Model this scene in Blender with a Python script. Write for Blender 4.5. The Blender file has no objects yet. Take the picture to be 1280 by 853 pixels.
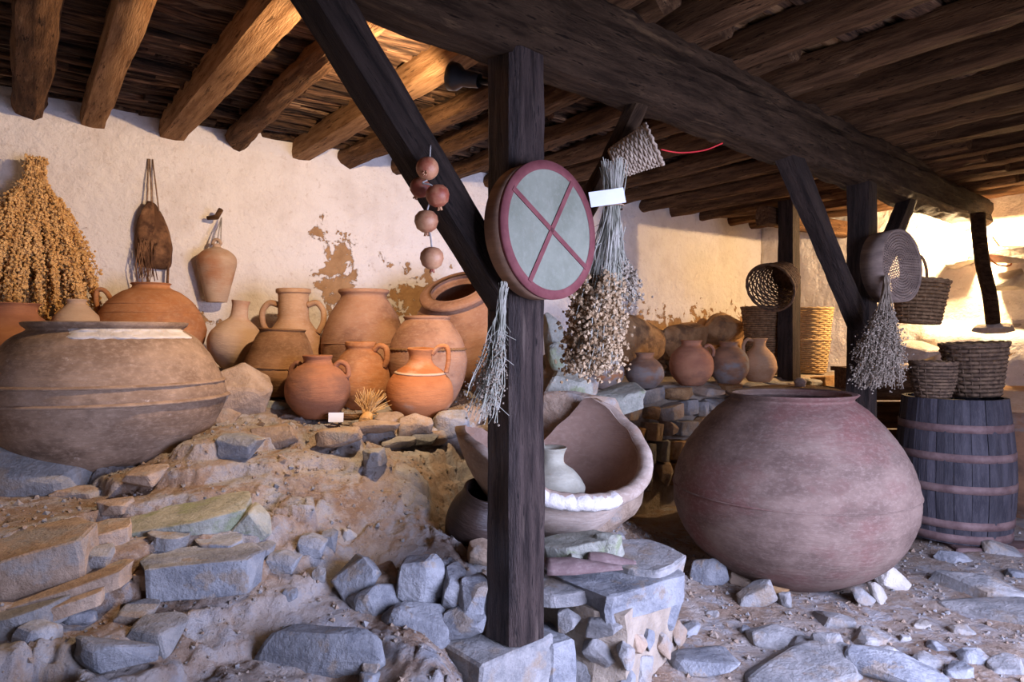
import bpy, bmesh, math, random
import numpy as np
from mathutils import Vector, Matrix, noise as mnoise, Quaternion
R = random.Random(7)
PI = math.pi
scene = bpy.context.scene
COL = scene.collection
# ------------------------------------------------------------------ camera
E = 1.45                      # eye height
F, HX, HY = 853.0, 640.0, 417.0
cam = bpy.data.cameras.new('camera'); cam.lens = 24; cam.sensor_width = 36
cam.shift_y = -(426.5 - HY) / 1280.0; cam.clip_start = 0.05
camo = bpy.data.objects.new('camera', cam); COL.objects.link(camo)
camo.location = (0, 0, E); camo.rotation_euler = (PI / 2, 0, 0)
scene.camera = camo
scene.view_settings.view_transform = 'Standard'; scene.view_settings.look = 'None'
scene.view_settings.gamma = 1.0; scene.view_settings.use_curve_mapping = False
scene.view_settings.exposure = 0.28
# ------------------------------------------------------------------ world + daylight
w = bpy.data.worlds.new('world'); scene.world = w; w.use_nodes = True
w.node_tree.nodes['Background'].inputs[0].default_value = (0.62, 0.72, 1.0, 1)
w.node_tree.nodes['Background'].inputs[1].default_value = 1.0

def P(px, py, d): return Vector(((px - HX) / F * d, d, E - (py - HY) / F * d))
# building frame: s runs along the whitewashed wall, u away from it towards the camera
W0 = Vector((-3.06, 4.22, 0)); WD = Vector((0.804, 0.595, 0)).normalized(); WN = Vector((WD.y, -WD.x, 0))
def SU(s, u, z=0.0): return W0 + WD * s + WN * u + Vector((0, 0, z))
def su_of(p): r = Vector((p[0], p[1], 0)) - W0; return r.dot(WD), r.dot(WN)
# beam frame
B0 = Vector((0.015, 2.6, 0)); BD = Vector((0.743, 0.669, 0)).normalized(); BN = Vector((BD.y, -BD.x, 0))
def BT(t, z, n=0.0): return B0 + BD * t + BN * n + Vector((0, 0, z))
S_MIN, S_MAX, U_MAX, Z_TOP = -1.6, 7.85, 6.3, 2.93

def area_light(name, loc, target, sx, sy, energy, color):
    l = bpy.data.lights.new(name, 'AREA'); l.shape = 'RECTANGLE'; l.size = sx; l.size_y = sy
    l.energy = energy; l.color = color
    o = bpy.data.objects.new(name, l); COL.objects.link(o); o.location = loc
    o.rotation_euler = (Vector(target) - Vector(loc)).to_track_quat('-Z', 'Y').to_euler(); return o
# daylight coming through the wide doorway in the near wall (behind and right of the camera)
DOOR_S0, DOOR_S1, DOOR_H = 1.3, 3.9, 2.15
_dc = SU((DOOR_S0 + DOOR_S1) / 2, U_MAX + 0.12, 1.15)
dl = area_light('doorway_daylight_offscreen', _dc, _dc - WN - Vector((0, 0, .55)), DOOR_S1 - DOOR_S0, 2.0, 275, (0.57, 0.63, 1.0)); dl.data.spread = math.radians(125)

# ------------------------------------------------------------------ numpy noise
def vnoise(x, y, seed=0):
    xi = np.floor(x).astype(np.int64); yi = np.floor(y).astype(np.int64); xf = x - xi; yf = y - yi
    def h(a, b):
        v = (a * 374761393 + b * 668265263 + seed * 1442695041) & 0xffffffff
        v = ((v ^ (v >> 13)) * 1274126177) & 0xffffffff
        return ((v ^ (v >> 16)) & 0xffff) / 65535.0
    u = xf * xf * (3 - 2 * xf); v = yf * yf * (3 - 2 * yf)
    return (h(xi, yi) * (1 - u) + h(xi + 1, yi) * u) * (1 - v) + (h(xi, yi + 1) * (1 - u) + h(xi + 1, yi + 1) * u) * v
def fbm(x, y, seed=0, octv=4):
    t = 0; a = 0.5; f = 1.0
    for i in range(octv): t = t + a * (vnoise(x * f, y * f, seed + i * 17) - 0.5); a *= 0.5; f *= 2.03
    return t
# ------------------------------------------------------------------ materials
MATS = {}
def newmat(name):
    m = bpy.data.materials.new(name); m.use_nodes = True; nt = m.node_tree
    for n in list(nt.nodes): nt.nodes.remove(n)
    out = nt.nodes.new('ShaderNodeOutputMaterial'); b = nt.nodes.new('ShaderNodeBsdfPrincipled')
    nt.links.new(b.outputs[0], out.inputs[0]); MATS[name] = m
    return m, nt, b
def nd(nt, t, **kw):
    n = nt.nodes.new(t)
    for k, v in kw.items(): setattr(n, k, v)
    return n
def noise_n(nt, vec, scale, detail=8, rough=0.62, dist=0.0):
    n = nd(nt, 'ShaderNodeTexNoise'); n.inputs['Scale'].default_value = scale; n.inputs['Detail'].default_value = detail
    n.inputs['Roughness'].default_value = rough; n.inputs['Distortion'].default_value = dist
    nt.links.new(vec, n.inputs['Vector']); return n.outputs['Fac']
def ramp_n(nt, fac, stops):
    r = nd(nt, 'ShaderNodeValToRGB'); cr = r.color_ramp
    while len(cr.elements) > 1: cr.elements.remove(cr.elements[-1])
    cr.elements[0].position = stops[0][0]; cr.elements[0].color = (*stops[0][1], 1)
    for p, c in stops[1:]:
        e = cr.elements.new(p); e.color = (*c, 1)
    nt.links.new(fac, r.inputs[0]); return r.outputs[0]
def mix_n(nt, fac, a, b, mode='MIX'):
    m = nd(nt, 'ShaderNodeMix', data_type='RGBA', blend_type=mode)
    if isinstance(fac, (int, float)): m.inputs[0].default_value = fac
    else: nt.links.new(fac, m.inputs[0])
    for i, v in ((6, a), (7, b)):
        if isinstance(v, tuple): m.inputs[i].default_value = (*v, 1)
        else: nt.links.new(v, m.inputs[i])
    return m.outputs[2]
def map_n(nt, vec, scale, rot=(0, 0, 0)):
    m = nd(nt, 'ShaderNodeMapping'); m.inputs['Scale'].default_value = scale; m.inputs['Rotation'].default_value = rot
    nt.links.new(vec, m.inputs[0]); return m.outputs[0]
W_, K_ = (1, 1, 1), (0, 0, 0)
def mk(name, c1, c2, scale=5, stretch=(1, 1, 1), rough=0.85, bump=0.3, bscale=45, spots=None, spot_scale=2.5, spot_lo=0.52, spot_hi=0.62,
       vary=0.15, dust=None, spec=0.25, bstretch=None, bdist=0.01, spots2=None, s2lo=0.6, s2hi=0.7, s2scale=14, world=False):
    m, nt, b = newmat(name)
    tc = nd(nt, 'ShaderNodeNewGeometry').outputs['Position'] if world else nd(nt, 'ShaderNodeTexCoord').outputs['Object']
    vec = map_n(nt, tc, stretch)
    oi = nd(nt, 'ShaderNodeObjectInfo').outputs['Random']
    off = nd(nt, 'ShaderNodeVectorMath', operation='ADD'); nt.links.new(vec, off.inputs[0])
    sc = nd(nt, 'ShaderNodeMath', operation='MULTIPLY'); nt.links.new(oi, sc.inputs[0]); sc.inputs[1].default_value = 37.0
    nt.links.new(sc.outputs[0], off.inputs[1]); vec = off.outputs[0]
    col = ramp_n(nt, noise_n(nt, vec, scale), [(0.38, c1), (0.62, c2)])
    if spots:
        f = ramp_n(nt, noise_n(nt, vec, spot_scale, 6, 0.6), [(spot_lo, K_), (spot_hi, W_)])
        col = mix_n(nt, f, col, spots)
    if spots2:
        f = ramp_n(nt, noise_n(nt, vec, s2scale, 6, 0.7), [(s2lo, K_), (s2hi, W_)])
        col = mix_n(nt, f, col, spots2)
    if dust:                                    # fine mottling
        f = ramp_n(nt, noise_n(nt, vec, scale * 9, 4, 0.7), [(0.48, K_), (0.95, W_)])
        col = mix_n(nt, f, col, dust)
    if vary:
        h = nd(nt, 'ShaderNodeHueSaturation'); mr = nd(nt, 'ShaderNodeMapRange')
        nt.links.new(oi, mr.inputs[0]); mr.inputs[3].default_value = 1 - vary; mr.inputs[4].default_value = 1 + vary
        nt.links.new(mr.outputs[0], h.inputs['Value']); nt.links.new(col, h.inputs['Color']); col = h.outputs[0]
    nt.links.new(col, b.inputs['Base Color'])
    b.inputs['Roughness'].default_value = rough; b.inputs['Specular IOR Level'].default_value = spec
    if bump:
        bn = nd(nt, 'ShaderNodeBump'); bn.inputs['Strength'].default_value = bump; bn.inputs['Distance'].default_value = bdist
        bv = map_n(nt, tc, bstretch) if bstretch else vec
        nt.links.new(noise_n(nt, bv, bscale, 8, 0.68), bn.inputs['Height']); nt.links.new(bn.outputs[0], b.inputs['Normal'])
    return m
def clay(name, c1, c2, **kw):
    d = dict(scale=4, stretch=(1, 1, 1.7), bump=0.5, bscale=12, bstretch=(1, 1, 5), rough=0.9, vary=0.0, bdist=0.012, spec=.15)
    d.update(kw); return mk(name, c1, c2, **d)
clay('clay_orange', (0.336, 0.1353, 0.052), (0.448, 0.205, 0.088), spots=(0.288, 0.1312, 0.064), dust=(0.464, 0.2706, 0.144))
clay('clay_pitcher', (0.352, 0.123, 0.044), (0.448, 0.1763, 0.068), spots=(0.464, 0.2624, 0.152), spot_scale=3.5, spot_lo=0.55, spot_hi=0.66)
clay('clay_tan', (0.368, 0.205, 0.104), (0.48, 0.2952, 0.168), dust=(0.512, 0.3608, 0.232))
clay('clay_pale', (0.432, 0.2952, 0.2), (0.512, 0.369, 0.256), spots=(0.4, 0.1968, 0.104), spot_lo=0.55, spot_hi=0.7)
clay('clay_brown', (0.15, 0.075, 0.032), (0.25, 0.13, 0.06), dust=(0.30, 0.18, 0.09))
clay('clay_red', (0.248, 0.1025, 0.056), (0.336, 0.1517, 0.08), spots=(0.208, 0.0984, 0.06))
clay('clay_rose', (0.288, 0.1476, 0.088), (0.368, 0.205, 0.124), spots=(0.224, 0.1148, 0.072), dust=(0.384, 0.2542, 0.168))
clay('clay_great', (0.17, 0.1105, 0.0723), (0.289, 0.1997, 0.136), spots=(0.0978, 0.0638, 0.0425), spot_scale=2.2, spot_lo=0.56, spot_hi=0.70,
     dust=(0.40, 0.29, 0.21), spots2=(0.42, 0.35, 0.29), s2lo=0.64, s2hi=0.72)
clay('clay_purple', (0.1036, 0.0666, 0.0518), (0.1739, 0.1169, 0.0903), spots=(0.1406, 0.0629, 0.0518), spot_scale=1.6, spot_lo=0.5, spot_hi=0.66,
     spots2=(0.074, 0.0555, 0.0518), s2scale=2.3, s2lo=0.66, s2hi=0.76, dust=(0.2368, 0.1702, 0.1369))
clay('clay_dusty', (0.25, 0.185, 0.14), (0.37, 0.29, 0.23), spots=(0.24, 0.14, 0.095), dust=(0.44, 0.38, 0.32))
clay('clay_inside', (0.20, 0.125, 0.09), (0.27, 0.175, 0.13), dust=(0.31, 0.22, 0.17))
clay('clay_smoked', (0.15, 0.085, 0.055), (0.3, 0.15, 0.08), spots=(0.2, 0.17, 0.15), spot_scale=3)
clay('clay_ashgrey', (0.2, 0.1651, 0.14), (0.33, 0.27, 0.23), spots=(0.4, 0.18, 0.08), spot_scale=4, spot_lo=0.55, spot_hi=0.60)
clay('clay_sherd', (0.13, 0.085, 0.08), (0.20, 0.135, 0.125), dust=(0.26, 0.2, 0.18))
clay('clay_greygreen', (0.23, 0.21, 0.155), (0.33, 0.31, 0.24), dust=(0.38, 0.36, 0.29))
clay('clay_black', (0.022, 0.014, 0.011), (0.05, 0.03, 0.022), rough=0.4, spec=0.4)
clay('lime_white', (0.40, 0.365, 0.33), (0.54, 0.50, 0.46), bump=0.8, bscale=30, bstretch=(1, 1, 1))
G = dict(stretch=(0.9, 9, 9), bstretch=(2.0, 14, 14), bscale=9, bump=1.0, bdist=0.02, vary=0.12, scale=3.5)
mk('timber_dark', (0.014, 0.009, 0.007), (0.045, 0.029, 0.022), spots=(0.075, 0.05, 0.038), spots2=(0.007, 0.0045, 0.0035), s2lo=.57, s2hi=.63, s2scale=7, spec=.16, spot_lo=0.6, spot_hi=0.75, rough=0.68, **G)
mk('timber_post', (0.015, 0.009, 0.008), (0.075, 0.050, 0.042), spots=(0.15, 0.108, 0.086), spots2=(0.008, 0.005, 0.0045), s2lo=.57, s2hi=.63, s2scale=7, spec=.25, spot_lo=0.56, spot_hi=0.74, rough=0.58, **G)
mk('timber_beam', (0.024, 0.013, 0.007), (0.075, 0.043, 0.024), spots=(0.14, 0.083, 0.042), spots2=(0.012, 0.0065, 0.0035), s2lo=.57, s2hi=.63, s2scale=7, spec=.1, spot_lo=0.58, spot_hi=0.72, rough=0.8, **G)
mk('timber_honey', (0.24, 0.12, 0.05), (0.44, 0.25, 0.12), spots=(0.17, 0.08, 0.033), spots2=(0.12, 0.06, 0.025), s2lo=.57, s2hi=.63, s2scale=5, spec=.1, spot_lo=0.60, spot_hi=0.72, rough=0.75, **G)
mk('timber_brown', (0.07, 0.034, 0.016), (0.2, 0.105, 0.05), spots=(0.3, 0.175, 0.09), spots2=(0.035, 0.017, 0.008), s2lo=.57, s2hi=.63, s2scale=7, spec=.1, spot_lo=0.6, spot_hi=0.7, rough=0.8, **G)
mk('timber_black', (0.008, 0.005, 0.005), (0.024, 0.015, 0.013), spots=(0.06, 0.033, 0.02), spots2=(0.004, 0.0025, 0.0025), s2lo=.57, s2hi=.63, s2scale=7, spec=.1, spot_lo=0.62, spot_hi=0.72, rough=0.85, **G)
G2 = dict(G); G2['vary'] = 0.6; G2['scale'] = 5; G2['bdist'] = .03
mk('lath_brown', (0.024, 0.012, 0.007), (0.20, 0.105, 0.055), spots=(0.46, 0.30, 0.17), spot_lo=0.60, spot_hi=0.70, rough=0.9, **G2)
mk('plank_honey', (0.30, 0.15, 0.06), (0.48, 0.28, 0.13), spots=(0.14, 0.08, 0.05), spot_lo=0.55, spot_hi=0.62, rough=0.85, **G2)
mk('roof_board', (0.05, 0.027, 0.015), (0.15, 0.08, 0.042), rough=0.95, vary=0)
S_ = dict(scale=9, bump=1.0, bscale=34, rough=0.92, vary=0.15, bdist=0.016, spec=.12, world=True, spot_scale=6)
mk('stone_grey', (0.1848, 0.1806, 0.1764), (0.3108, 0.294, 0.2772), spots=(0.252, 0.1974, 0.147), dust=(0.336, 0.315, 0.294), **S_)
mk('stone_slate', (0.1575, 0.162, 0.1755), (0.288, 0.288, 0.2925), spots=(0.252, 0.207, 0.1665), spot_lo=0.58, dust=(0.324, 0.3195, 0.315), **S_)
mk('stone_tan', (0.25, 0.175, 0.12), (0.38, 0.28, 0.20), spots=(0.28, 0.25, 0.22), dust=(0.40, 0.30, 0.22), **S_)
mk('stone_green', (0.20, 0.20, 0.16), (0.34, 0.33, 0.27), spots=(0.21, 0.23, 0.135), spot_lo=0.55, dust=(0.37, 0.35, 0.30), **S_)
mk('stone_ochre', (0.34, 0.19, 0.085), (0.48, 0.29, 0.14), spots=(0.22, 0.13, 0.07), **S_)
mk('stone_lime', (0.324, 0.288, 0.2448), (0.4464, 0.4032, 0.3528), **S_)
mk('mortar', (0.27, 0.21, 0.15), (0.38, 0.305, 0.225), scale=9, bump=1.0, bscale=26, rough=0.95, vary=0, dust=(0.30, 0.27, 0.25), bdist=0.02)
mk('wicker_brown', (0.15, 0.085, 0.04), (0.30, 0.18, 0.09), scale=30, bump=0.4, rough=0.8, vary=0.1)
mk('wicker_dark', (0.07, 0.0419, 0.026), (0.17, 0.105, 0.06), scale=30, bump=0.4, rough=0.8, vary=0.1)
mk('wicker_straw', (0.42, 0.27, 0.11), (0.58, 0.40, 0.19), scale=30, bump=0.4, rough=0.8, vary=0.1)
mk('wicker_grey', (0.27, 0.20, 0.14), (0.42, 0.33, 0.24), scale=30, bump=0.4, rough=0.85, vary=0.1)
mk('straw_gold', (0.55, 0.30, 0.09), (0.74, 0.47, 0.19), scale=14, bump=0, rough=0.8, vary=0, dust=(0.38, 0.19, 0.055))
mk('straw_stem', (0.45, 0.24, 0.08), (0.62, 0.38, 0.16), scale=14, bump=0, rough=0.8, vary=0)
mk('herb_stem', (0.22, 0.21, 0.16), (0.38, 0.35, 0.29), scale=14, bump=0, rough=0.9, vary=0.05, dust=(0.27, 0.32, 0.22))
mk('herb_flower', (0.27, 0.165, 0.08), (0.50, 0.37, 0.23), scale=16, bump=0, rough=0.95, vary=0.05)
mk('herb_grey', (0.20, 0.155, 0.11), (0.36, 0.295, 0.22), scale=16, bump=0, rough=0.95, vary=0.05)
mk('leather', (0.055, 0.024, 0.012), (0.26, 0.13, 0.06), scale=14, spots=(0.10,0.045,0.02), bump=1.0, bscale=18, rough=0.8, vary=0)
mk('cord', (0.20, 0.125, 0.08), (0.34, 0.23, 0.15), scale=40, bump=0.2, rough=0.9, vary=0)
mk('cord_grey', (0.33, 0.30, 0.27), (0.46, 0.42, 0.38), scale=40, bump=0.2, rough=0.9, vary=0)
mk('fruit', (0.27, 0.06, 0.03), (0.55, 0.30, 0.15), scale=9, spots=(0.10, 0.045, 0.03), spot_scale=6, spot_lo=0.62, spot_hi=0.72, bump=0.2, rough=0.5, vary=0.15, spec=0.4)
mk('drum_skin', (0.150, 0.160, 0.115), (0.205, 0.215, 0.16), scale=5, dust=(0.25, 0.255, 0.20), bump=0.1, rough=0.55, vary=0)
mk('drum_band', (0.135, 0.035, 0.038), (0.185, 0.058, 0.058), scale=12, bump=0.2, rough=0.75, vary=0)
mk('drum_wood', (0.19, 0.11, 0.07), (0.31, 0.19, 0.125), scale=4, stretch=(1, 1, 6), bump=0.3, rough=0.6, vary=0)
mk('barrel_wood', (0.0238, 0.0214, 0.0274), (0.0565, 0.0506, 0.0583), scale=4, stretch=(6, 6, 0.9), dust=(0.1011, 0.0863, 0.0833), bump=0.6, rough=0.75, vary=0.25, bstretch=(9, 9, 1), bscale=8)
mk('barrel_hoop', (0.104, 0.06, 0.0544), (0.176, 0.112, 0.1), scale=10, bump=0.4, rough=0.7, vary=0.1)
mk('sieve_wood', (0.15, 0.105, 0.08), (0.25, 0.18, 0.135), scale=5, stretch=(1, 1, 4), bump=0.3, rough=0.8, vary=0)
mk('paper', (0.72, 0.74, 0.77), (0.80, 0.81, 0.83), scale=6, bump=0, rough=0.7, vary=0)
mk('metal_black', (0.012, 0.012, 0.014), (0.03, 0.03, 0.034), scale=6, bump=0, rough=0.35, vary=0, spec=0.5)
mk('wire_red', (0.45, 0.015, 0.02), (0.55, 0.03, 0.03), scale=6, bump=0, rough=0.5, vary=0)
mk('wire_orange', (0.5, 0.16, 0.05), (0.6, 0.22, 0.08), scale=6, bump=0, rough=0.5, vary=0)

def mat_earth():
    m, nt, b = newmat('earth')
    g = nd(nt, 'ShaderNodeTexCoord').outputs['Object']
    col = ramp_n(nt, noise_n(nt, g, 2.3, 8, 0.6), [(0.38, (0.27, 0.175, 0.115)), (0.5, (0.33, 0.24, 0.175)), (0.60, (0.43, 0.37, 0.325))])
    f = ramp_n(nt, noise_n(nt, g, 5.5, 8, 0.65, 0.6), [(0.52, K_), (0.60, W_)])
    col = mix_n(nt, f, col, (0.37, 0.345, 0.335))
    f = ramp_n(nt, noise_n(nt, g, 30, 6, 0.7), [(0.5, K_), (0.72, W_)])
    col = mix_n(nt, f, col, (0.43, 0.36, 0.30))
    f = ramp_n(nt, noise_n(nt, g, 13, 6, 0.7), [(0.62, K_), (0.70, W_)])
    col = mix_n(nt, f, col, (0.24, 0.19, 0.155))
    at = nd(nt, 'ShaderNodeAttribute', attribute_name='rock').outputs['Fac']
    rk = ramp_n(nt, noise_n(nt, g, 6, 8, 0.65), [(0.38, (0.27, 0.27, 0.285)), (0.52, (0.42, 0.405, 0.40)), (0.64, (0.42, 0.35, 0.285))])
    col = mix_n(nt, at, col, rk)
    nt.links.new(col, b.inputs['Base Color']); b.inputs['Roughness'].default_value = 0.95; b.inputs['Specular IOR Level'].default_value = 0.15
    v = nd(nt, 'ShaderNodeTexVoronoi', feature='DISTANCE_TO_EDGE'); v.inputs['Scale'].default_value = 7
    dv = nd(nt, 'ShaderNodeVectorMath', operation='ADD'); nt.links.new(g, dv.inputs[0])
    nn = nd(nt, 'ShaderNodeTexNoise'); nn.inputs['Scale'].default_value = 4; nt.links.new(g, nn.inputs['Vector'])
    ms = nd(nt, 'ShaderNodeVectorMath', operation='SCALE'); ms.inputs['Scale'].default_value = 0.35; nt.links.new(nn.outputs['Color'], ms.inputs[0])
    nt.links.new(ms.outputs[0], dv.inputs[1]); nt.links.new(dv.outputs[0], v.inputs['Vector'])
    vr = ramp_n(nt, v.outputs['Distance'], [(0.0, K_), (0.09, W_)])
    b1 = nd(nt, 'ShaderNodeBump'); b1.inputs['Strength'].default_value = 0.35; b1.inputs['Distance'].default_value = 0.012; nt.links.new(vr, b1.inputs['Height'])
    b2 = nd(nt, 'ShaderNodeBump'); b2.inputs['Strength'].default_value = 1.0; b2.inputs['Distance'].default_value = 0.035
    nt.links.new(noise_n(nt, g, 26, 9, 0.72), b2.inputs['Height']); nt.links.new(b1.outputs[0], b2.inputs['Normal']); nt.links.new(b2.outputs[0], b.inputs['Normal'])
mat_earth()
def mat_plaster(name, peel_sites, base1, base2, under, global_lo=0.66, shift=0.0):
    """whitewash with flaked patches; peel_sites = [(s, z, radius_s, radius_z, weight)] in the wall's own object space"""
    m, nt, b = newmat(name)
    g = nd(nt, 'ShaderNodeTexCoord').outputs['Object']
    col = ramp_n(nt, noise_n(nt, g, 2.6, 8, 0.62), [(0.36, base1), (0.52, base2)])
    f = ramp_n(nt, noise_n(nt, g, 22, 8, 0.7), [(0.57, K_), (0.66, W_)]); f2 = mix_n(nt, 0.45, K_, f)
    col = mix_n(nt, f2, col, (0.52, 0.42, 0.34))
    nz = noise_n(nt, g, 7.0, 10, 0.66, 0.4)
    acc = None
    for (s, z, rs, rz, wt) in peel_sites:
        sb = nd(nt, 'ShaderNodeVectorMath', operation='SUBTRACT'); nt.links.new(g, sb.inputs[0]); sb.inputs[1].default_value = (s + shift, 0, z)
        mu = nd(nt, 'ShaderNodeVectorMath', operation='MULTIPLY'); nt.links.new(sb.outputs[0], mu.inputs[0]); mu.inputs[1].default_value = (1 / rs, 0, 1 / rz)
        ln = nd(nt, 'ShaderNodeVectorMath', operation='LENGTH'); nt.links.new(mu.outputs[0], ln.inputs[0])
        mr = nd(nt, 'ShaderNodeMapRange'); nt.links.new(ln.outputs['Value'], mr.inputs[0]); mr.inputs[1].default_value = 0.15; mr.inputs[2].default_value = 1.15
        mr.inputs[3].default_value = wt; mr.inputs[4].default_value = 0
        if acc is None: acc = mr.outputs[0]
        else:
            mx = nd(nt, 'ShaderNodeMath', operation='MAXIMUM'); nt.links.new(acc, mx.inputs[0]); nt.links.new(mr.outputs[0], mx.inputs[1]); acc = mx.outputs[0]
    ad = nd(nt, 'ShaderNodeMath', operation='ADD'); nt.links.new(nz, ad.inputs[0])
    if acc is not None: nt.links.new(acc, ad.inputs[1])
    else: ad.inputs[1].default_value = 0
    mask = ramp_n(nt, ad.outputs[0], [(global_lo, K_), (global_lo + 0.02, W_)])
    un = ramp_n(nt, noise_n(nt, g, 9, 8, 0.6), [(0.3, under[0]), (0.7, under[1])])
    col = mix_n(nt, mask, col, un)
    nt.links.new(col, b.inputs['Base Color']); b.inputs['Roughness'].default_value = 0.95; b.inputs['Specular IOR Level'].default_value = 0.1
    b0 = nd(nt, 'ShaderNodeBump', invert=True); b0.inputs['Strength'].default_value = 0.7; b0.inputs['Distance'].default_value = 0.015; nt.links.new(mask, b0.inputs['Height'])
    b1 = nd(nt, 'ShaderNodeBump'); b1.inputs['Strength'].default_value = 0.8; b1.inputs['Distance'].default_value = 0.035
    nt.links.new(noise_n(nt, g, 16, 10, 0.62), b1.inputs['Height']); nt.links.new(b0.outputs[0], b1.inputs['Normal']); nt.links.new(b1.outputs[0], b.inputs['Normal'])
UND = ((0.30, 0.17, 0.08), (0.46, 0.28, 0.14))
mat_plaster('plaster_left', [(2.06, 1.90, 0.24, 0.62, 0.31), (2.8, 1.72, 0.55, 0.45, 0.29), (2.02, 2.22, 0.25, 0.22, 0.20), (2.45, 2.05, 0.35, 0.25, 0.16), (1.05, 1.55, 0.45, 0.25, 0.17),
    (0.0, 1.2, 1.2, 0.35, 0.2), (5.6, 1.30, 1.3, 0.55, 0.42), (6.9, 1.30, 1.4, 0.60, 0.42), (0.05, 2.2, 0.4, 0.3, 0.12)],
    (0.68, 0.615, 0.555), (0.77, 0.715, 0.66), UND, 0.70, 1.6)
mat_plaster('plaster_end', [(0.5, 0.9, 0.7, 0.4, 0.2), (3.2, 1.0, 1.0, 0.5, 0.18)], (0.68, 0.62, 0.54), (0.80, 0.74, 0.66), UND, 0.70)
mat_plaster('plaster_plain', [], (0.36, 0.31, 0.27), (0.45, 0.40, 0.35), UND, 0.72)

# ------------------------------------------------------------------ mesh helpers
def link(o, parent=None):
    COL.objects.link(o)
    if parent is not None: o.parent = parent
    return o
def tag(o, label=None, cat=None, group=None, kind=None):
    if label: o['label'] = label
    if cat: o['category'] = cat
    if group: o['group'] = group
    if kind: o['kind'] = kind
    return o
def empty(name, loc, label, cat, group=None, mat=None):
    o = bpy.data.objects.new(name, None); o.empty_display_size = 0.05; link(o)
    o.location = loc
    if mat is not None: o.matrix_world = mat
    return tag(o, label, cat, group)
class MB:
    def __init__(self): self.v = []; self.f = []
    def add(self, vs, fs):
        n = len(self.v); self.v.extend(vs); self.f.extend([tuple(i + n for i in q) for q in fs]); return self
    def tube(self, pts, rad, sides=6, cap=True, flat=1.0):
        pts = [Vector(p) for p in pts]; n = len(pts); base = len(self.v)
        if not hasattr(rad, '__len__'): rad = [rad] * n
        up = None
        for i, p in enumerate(pts):
            t = (pts[min(i + 1, n - 1)] - pts[max(i - 1, 0)])
            if t.length < 1e-9: t = Vector((0, 0, 1))
            t.normalize()
            if up is None:
                up = Vector((0, 0, 1)) if abs(t.z) < 0.9 else Vector((1, 0, 0))
            a = (up - t * up.dot(t)).normalized(); b = t.cross(a); up = a
            for k in range(sides):
                an = 2 * PI * k / sides
                self.v.append(p + a * (math.cos(an) * rad[i]) + b * (math.sin(an) * rad[i] * flat))
        for i in range(n - 1):
            for k in range(sides):
                a0 = base + i * sides + k; a1 = base + i * sides + (k + 1) % sides
                self.f.append((a0, a1, a1 + sides, a0 + sides))
        if cap:
            self.f.append(tuple(base + k for k in reversed(range(sides))))
            self.f.append(tuple(base + (n - 1) * sides + k for k in range(sides)))
        return self
    def box(self, c, sx, sy, sz, M=None):
        vs = [Vector((x * sx / 2, y * sy / 2, z * sz / 2)) for x in (-1, 1) for y in (-1, 1) for z in (-1, 1)]
        if M is not None: vs = [M @ v for v in vs]
        c = Vector(c); vs = [v + c for v in vs]
        return self.add(vs, [(0, 1, 3, 2), (4, 6, 7, 5), (0, 4, 5, 1), (2, 3, 7, 6), (0, 2, 6, 4), (1, 5, 7, 3)])
    def octa(self, c, r, sq=1.0):
        c = Vector(c); q = [Vector((R.gauss(0, 1), R.gauss(0, 1), R.gauss(0, 1))).normalized() for _ in range(2)]
        a = q[0]; b = a.cross(q[1]).normalized(); d = a.cross(b)
        return self.add([c + a * r, c - a * r, c + b * r * sq, c - b * r * sq, c + d * r, c - d * r],
                        [(0, 2, 4), (2, 1, 4), (1, 3, 4), (3, 0, 4), (2, 0, 5), (1, 2, 5), (3, 1, 5), (0, 3, 5)])
    def lathe(self, prof, segs=56, a0=0.0, a1=2 * PI, rn=0.0, seed=0.0, closed=False):
        base = len(self.v); full = abs(a1 - a0 - 2 * PI) < 1e-6; n = segs if full else segs + 1; m = len(prof)
        for r, z in prof:
            for k in range(n):
                an = a0 + (a1 - a0) * k / segs; rr = r
                if rn: rr = r * (1 + rn * (mnoise.noise(Vector((math.cos(an) * 1.3, math.sin(an) * 1.3, z * 3 + seed))) + 0.4 * mnoise.noise(Vector((math.cos(an) * 4, math.sin(an) * 4, z * 9 + seed)))))
                self.v.append(Vector((rr * math.cos(an), rr * math.sin(an), z)))
        for i in range(m - 1 if not closed else m):
            j = (i + 1) % m
            for k in range(segs):
                k1 = (k + 1) % n
                self.f.append((base + i * n + k, base + i * n + k1, base + j * n + k1, base + j * n + k))
        return self
    def build(self, name, mat, parent=None, smooth=True, M=None, loc=None):
        vs = self.v if M is None else [M @ Vector(v) for v in self.v]
        me = bpy.data.meshes.new(name); me.from_pydata([tuple(v) for v in vs], [], self.f); me.update()
        if smooth: me.polygons.foreach_set('use_smooth', [True] * len(me.polygons))
        me.materials.append(MATS[mat]); o = bpy.data.objects.new(name, me); link(o, parent)
        if loc is not None: o.location = loc
        return o
def cr(pts, n=6):
    """Catmull-Rom through 2D or 3D points"""
    q = [Vector(p) for p in pts]; out = []
    for i in range(len(q) - 1):
        p0 = q[max(i - 1, 0)]; p1 = q[i]; p2 = q[i + 1]; p3 = q[min(i + 2, len(q) - 1)]
        for k in range(n):
            t = k / n; out.append(0.5 * ((2 * p1) + (p2 - p0) * t + (2 * p0 - 5 * p1 + 4 * p2 - p3) * t * t + (3 * p1 - p0 - 3 * p2 + p3) * t ** 3))
    out.append(q[-1]); return out
def frame(origin, x, z):
    """matrix with local X along x and local Z as near z as possible"""
    x = Vector(x).normalized(); z = Vector(z); y = z.cross(x).normalized(); z = x.cross(y)
    return Matrix(((x.x, y.x, z.x, origin[0]), (x.y, y.y, z.y, origin[1]), (x.z, y.z, z.z, origin[2]), (0, 0, 0, 1)))
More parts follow.
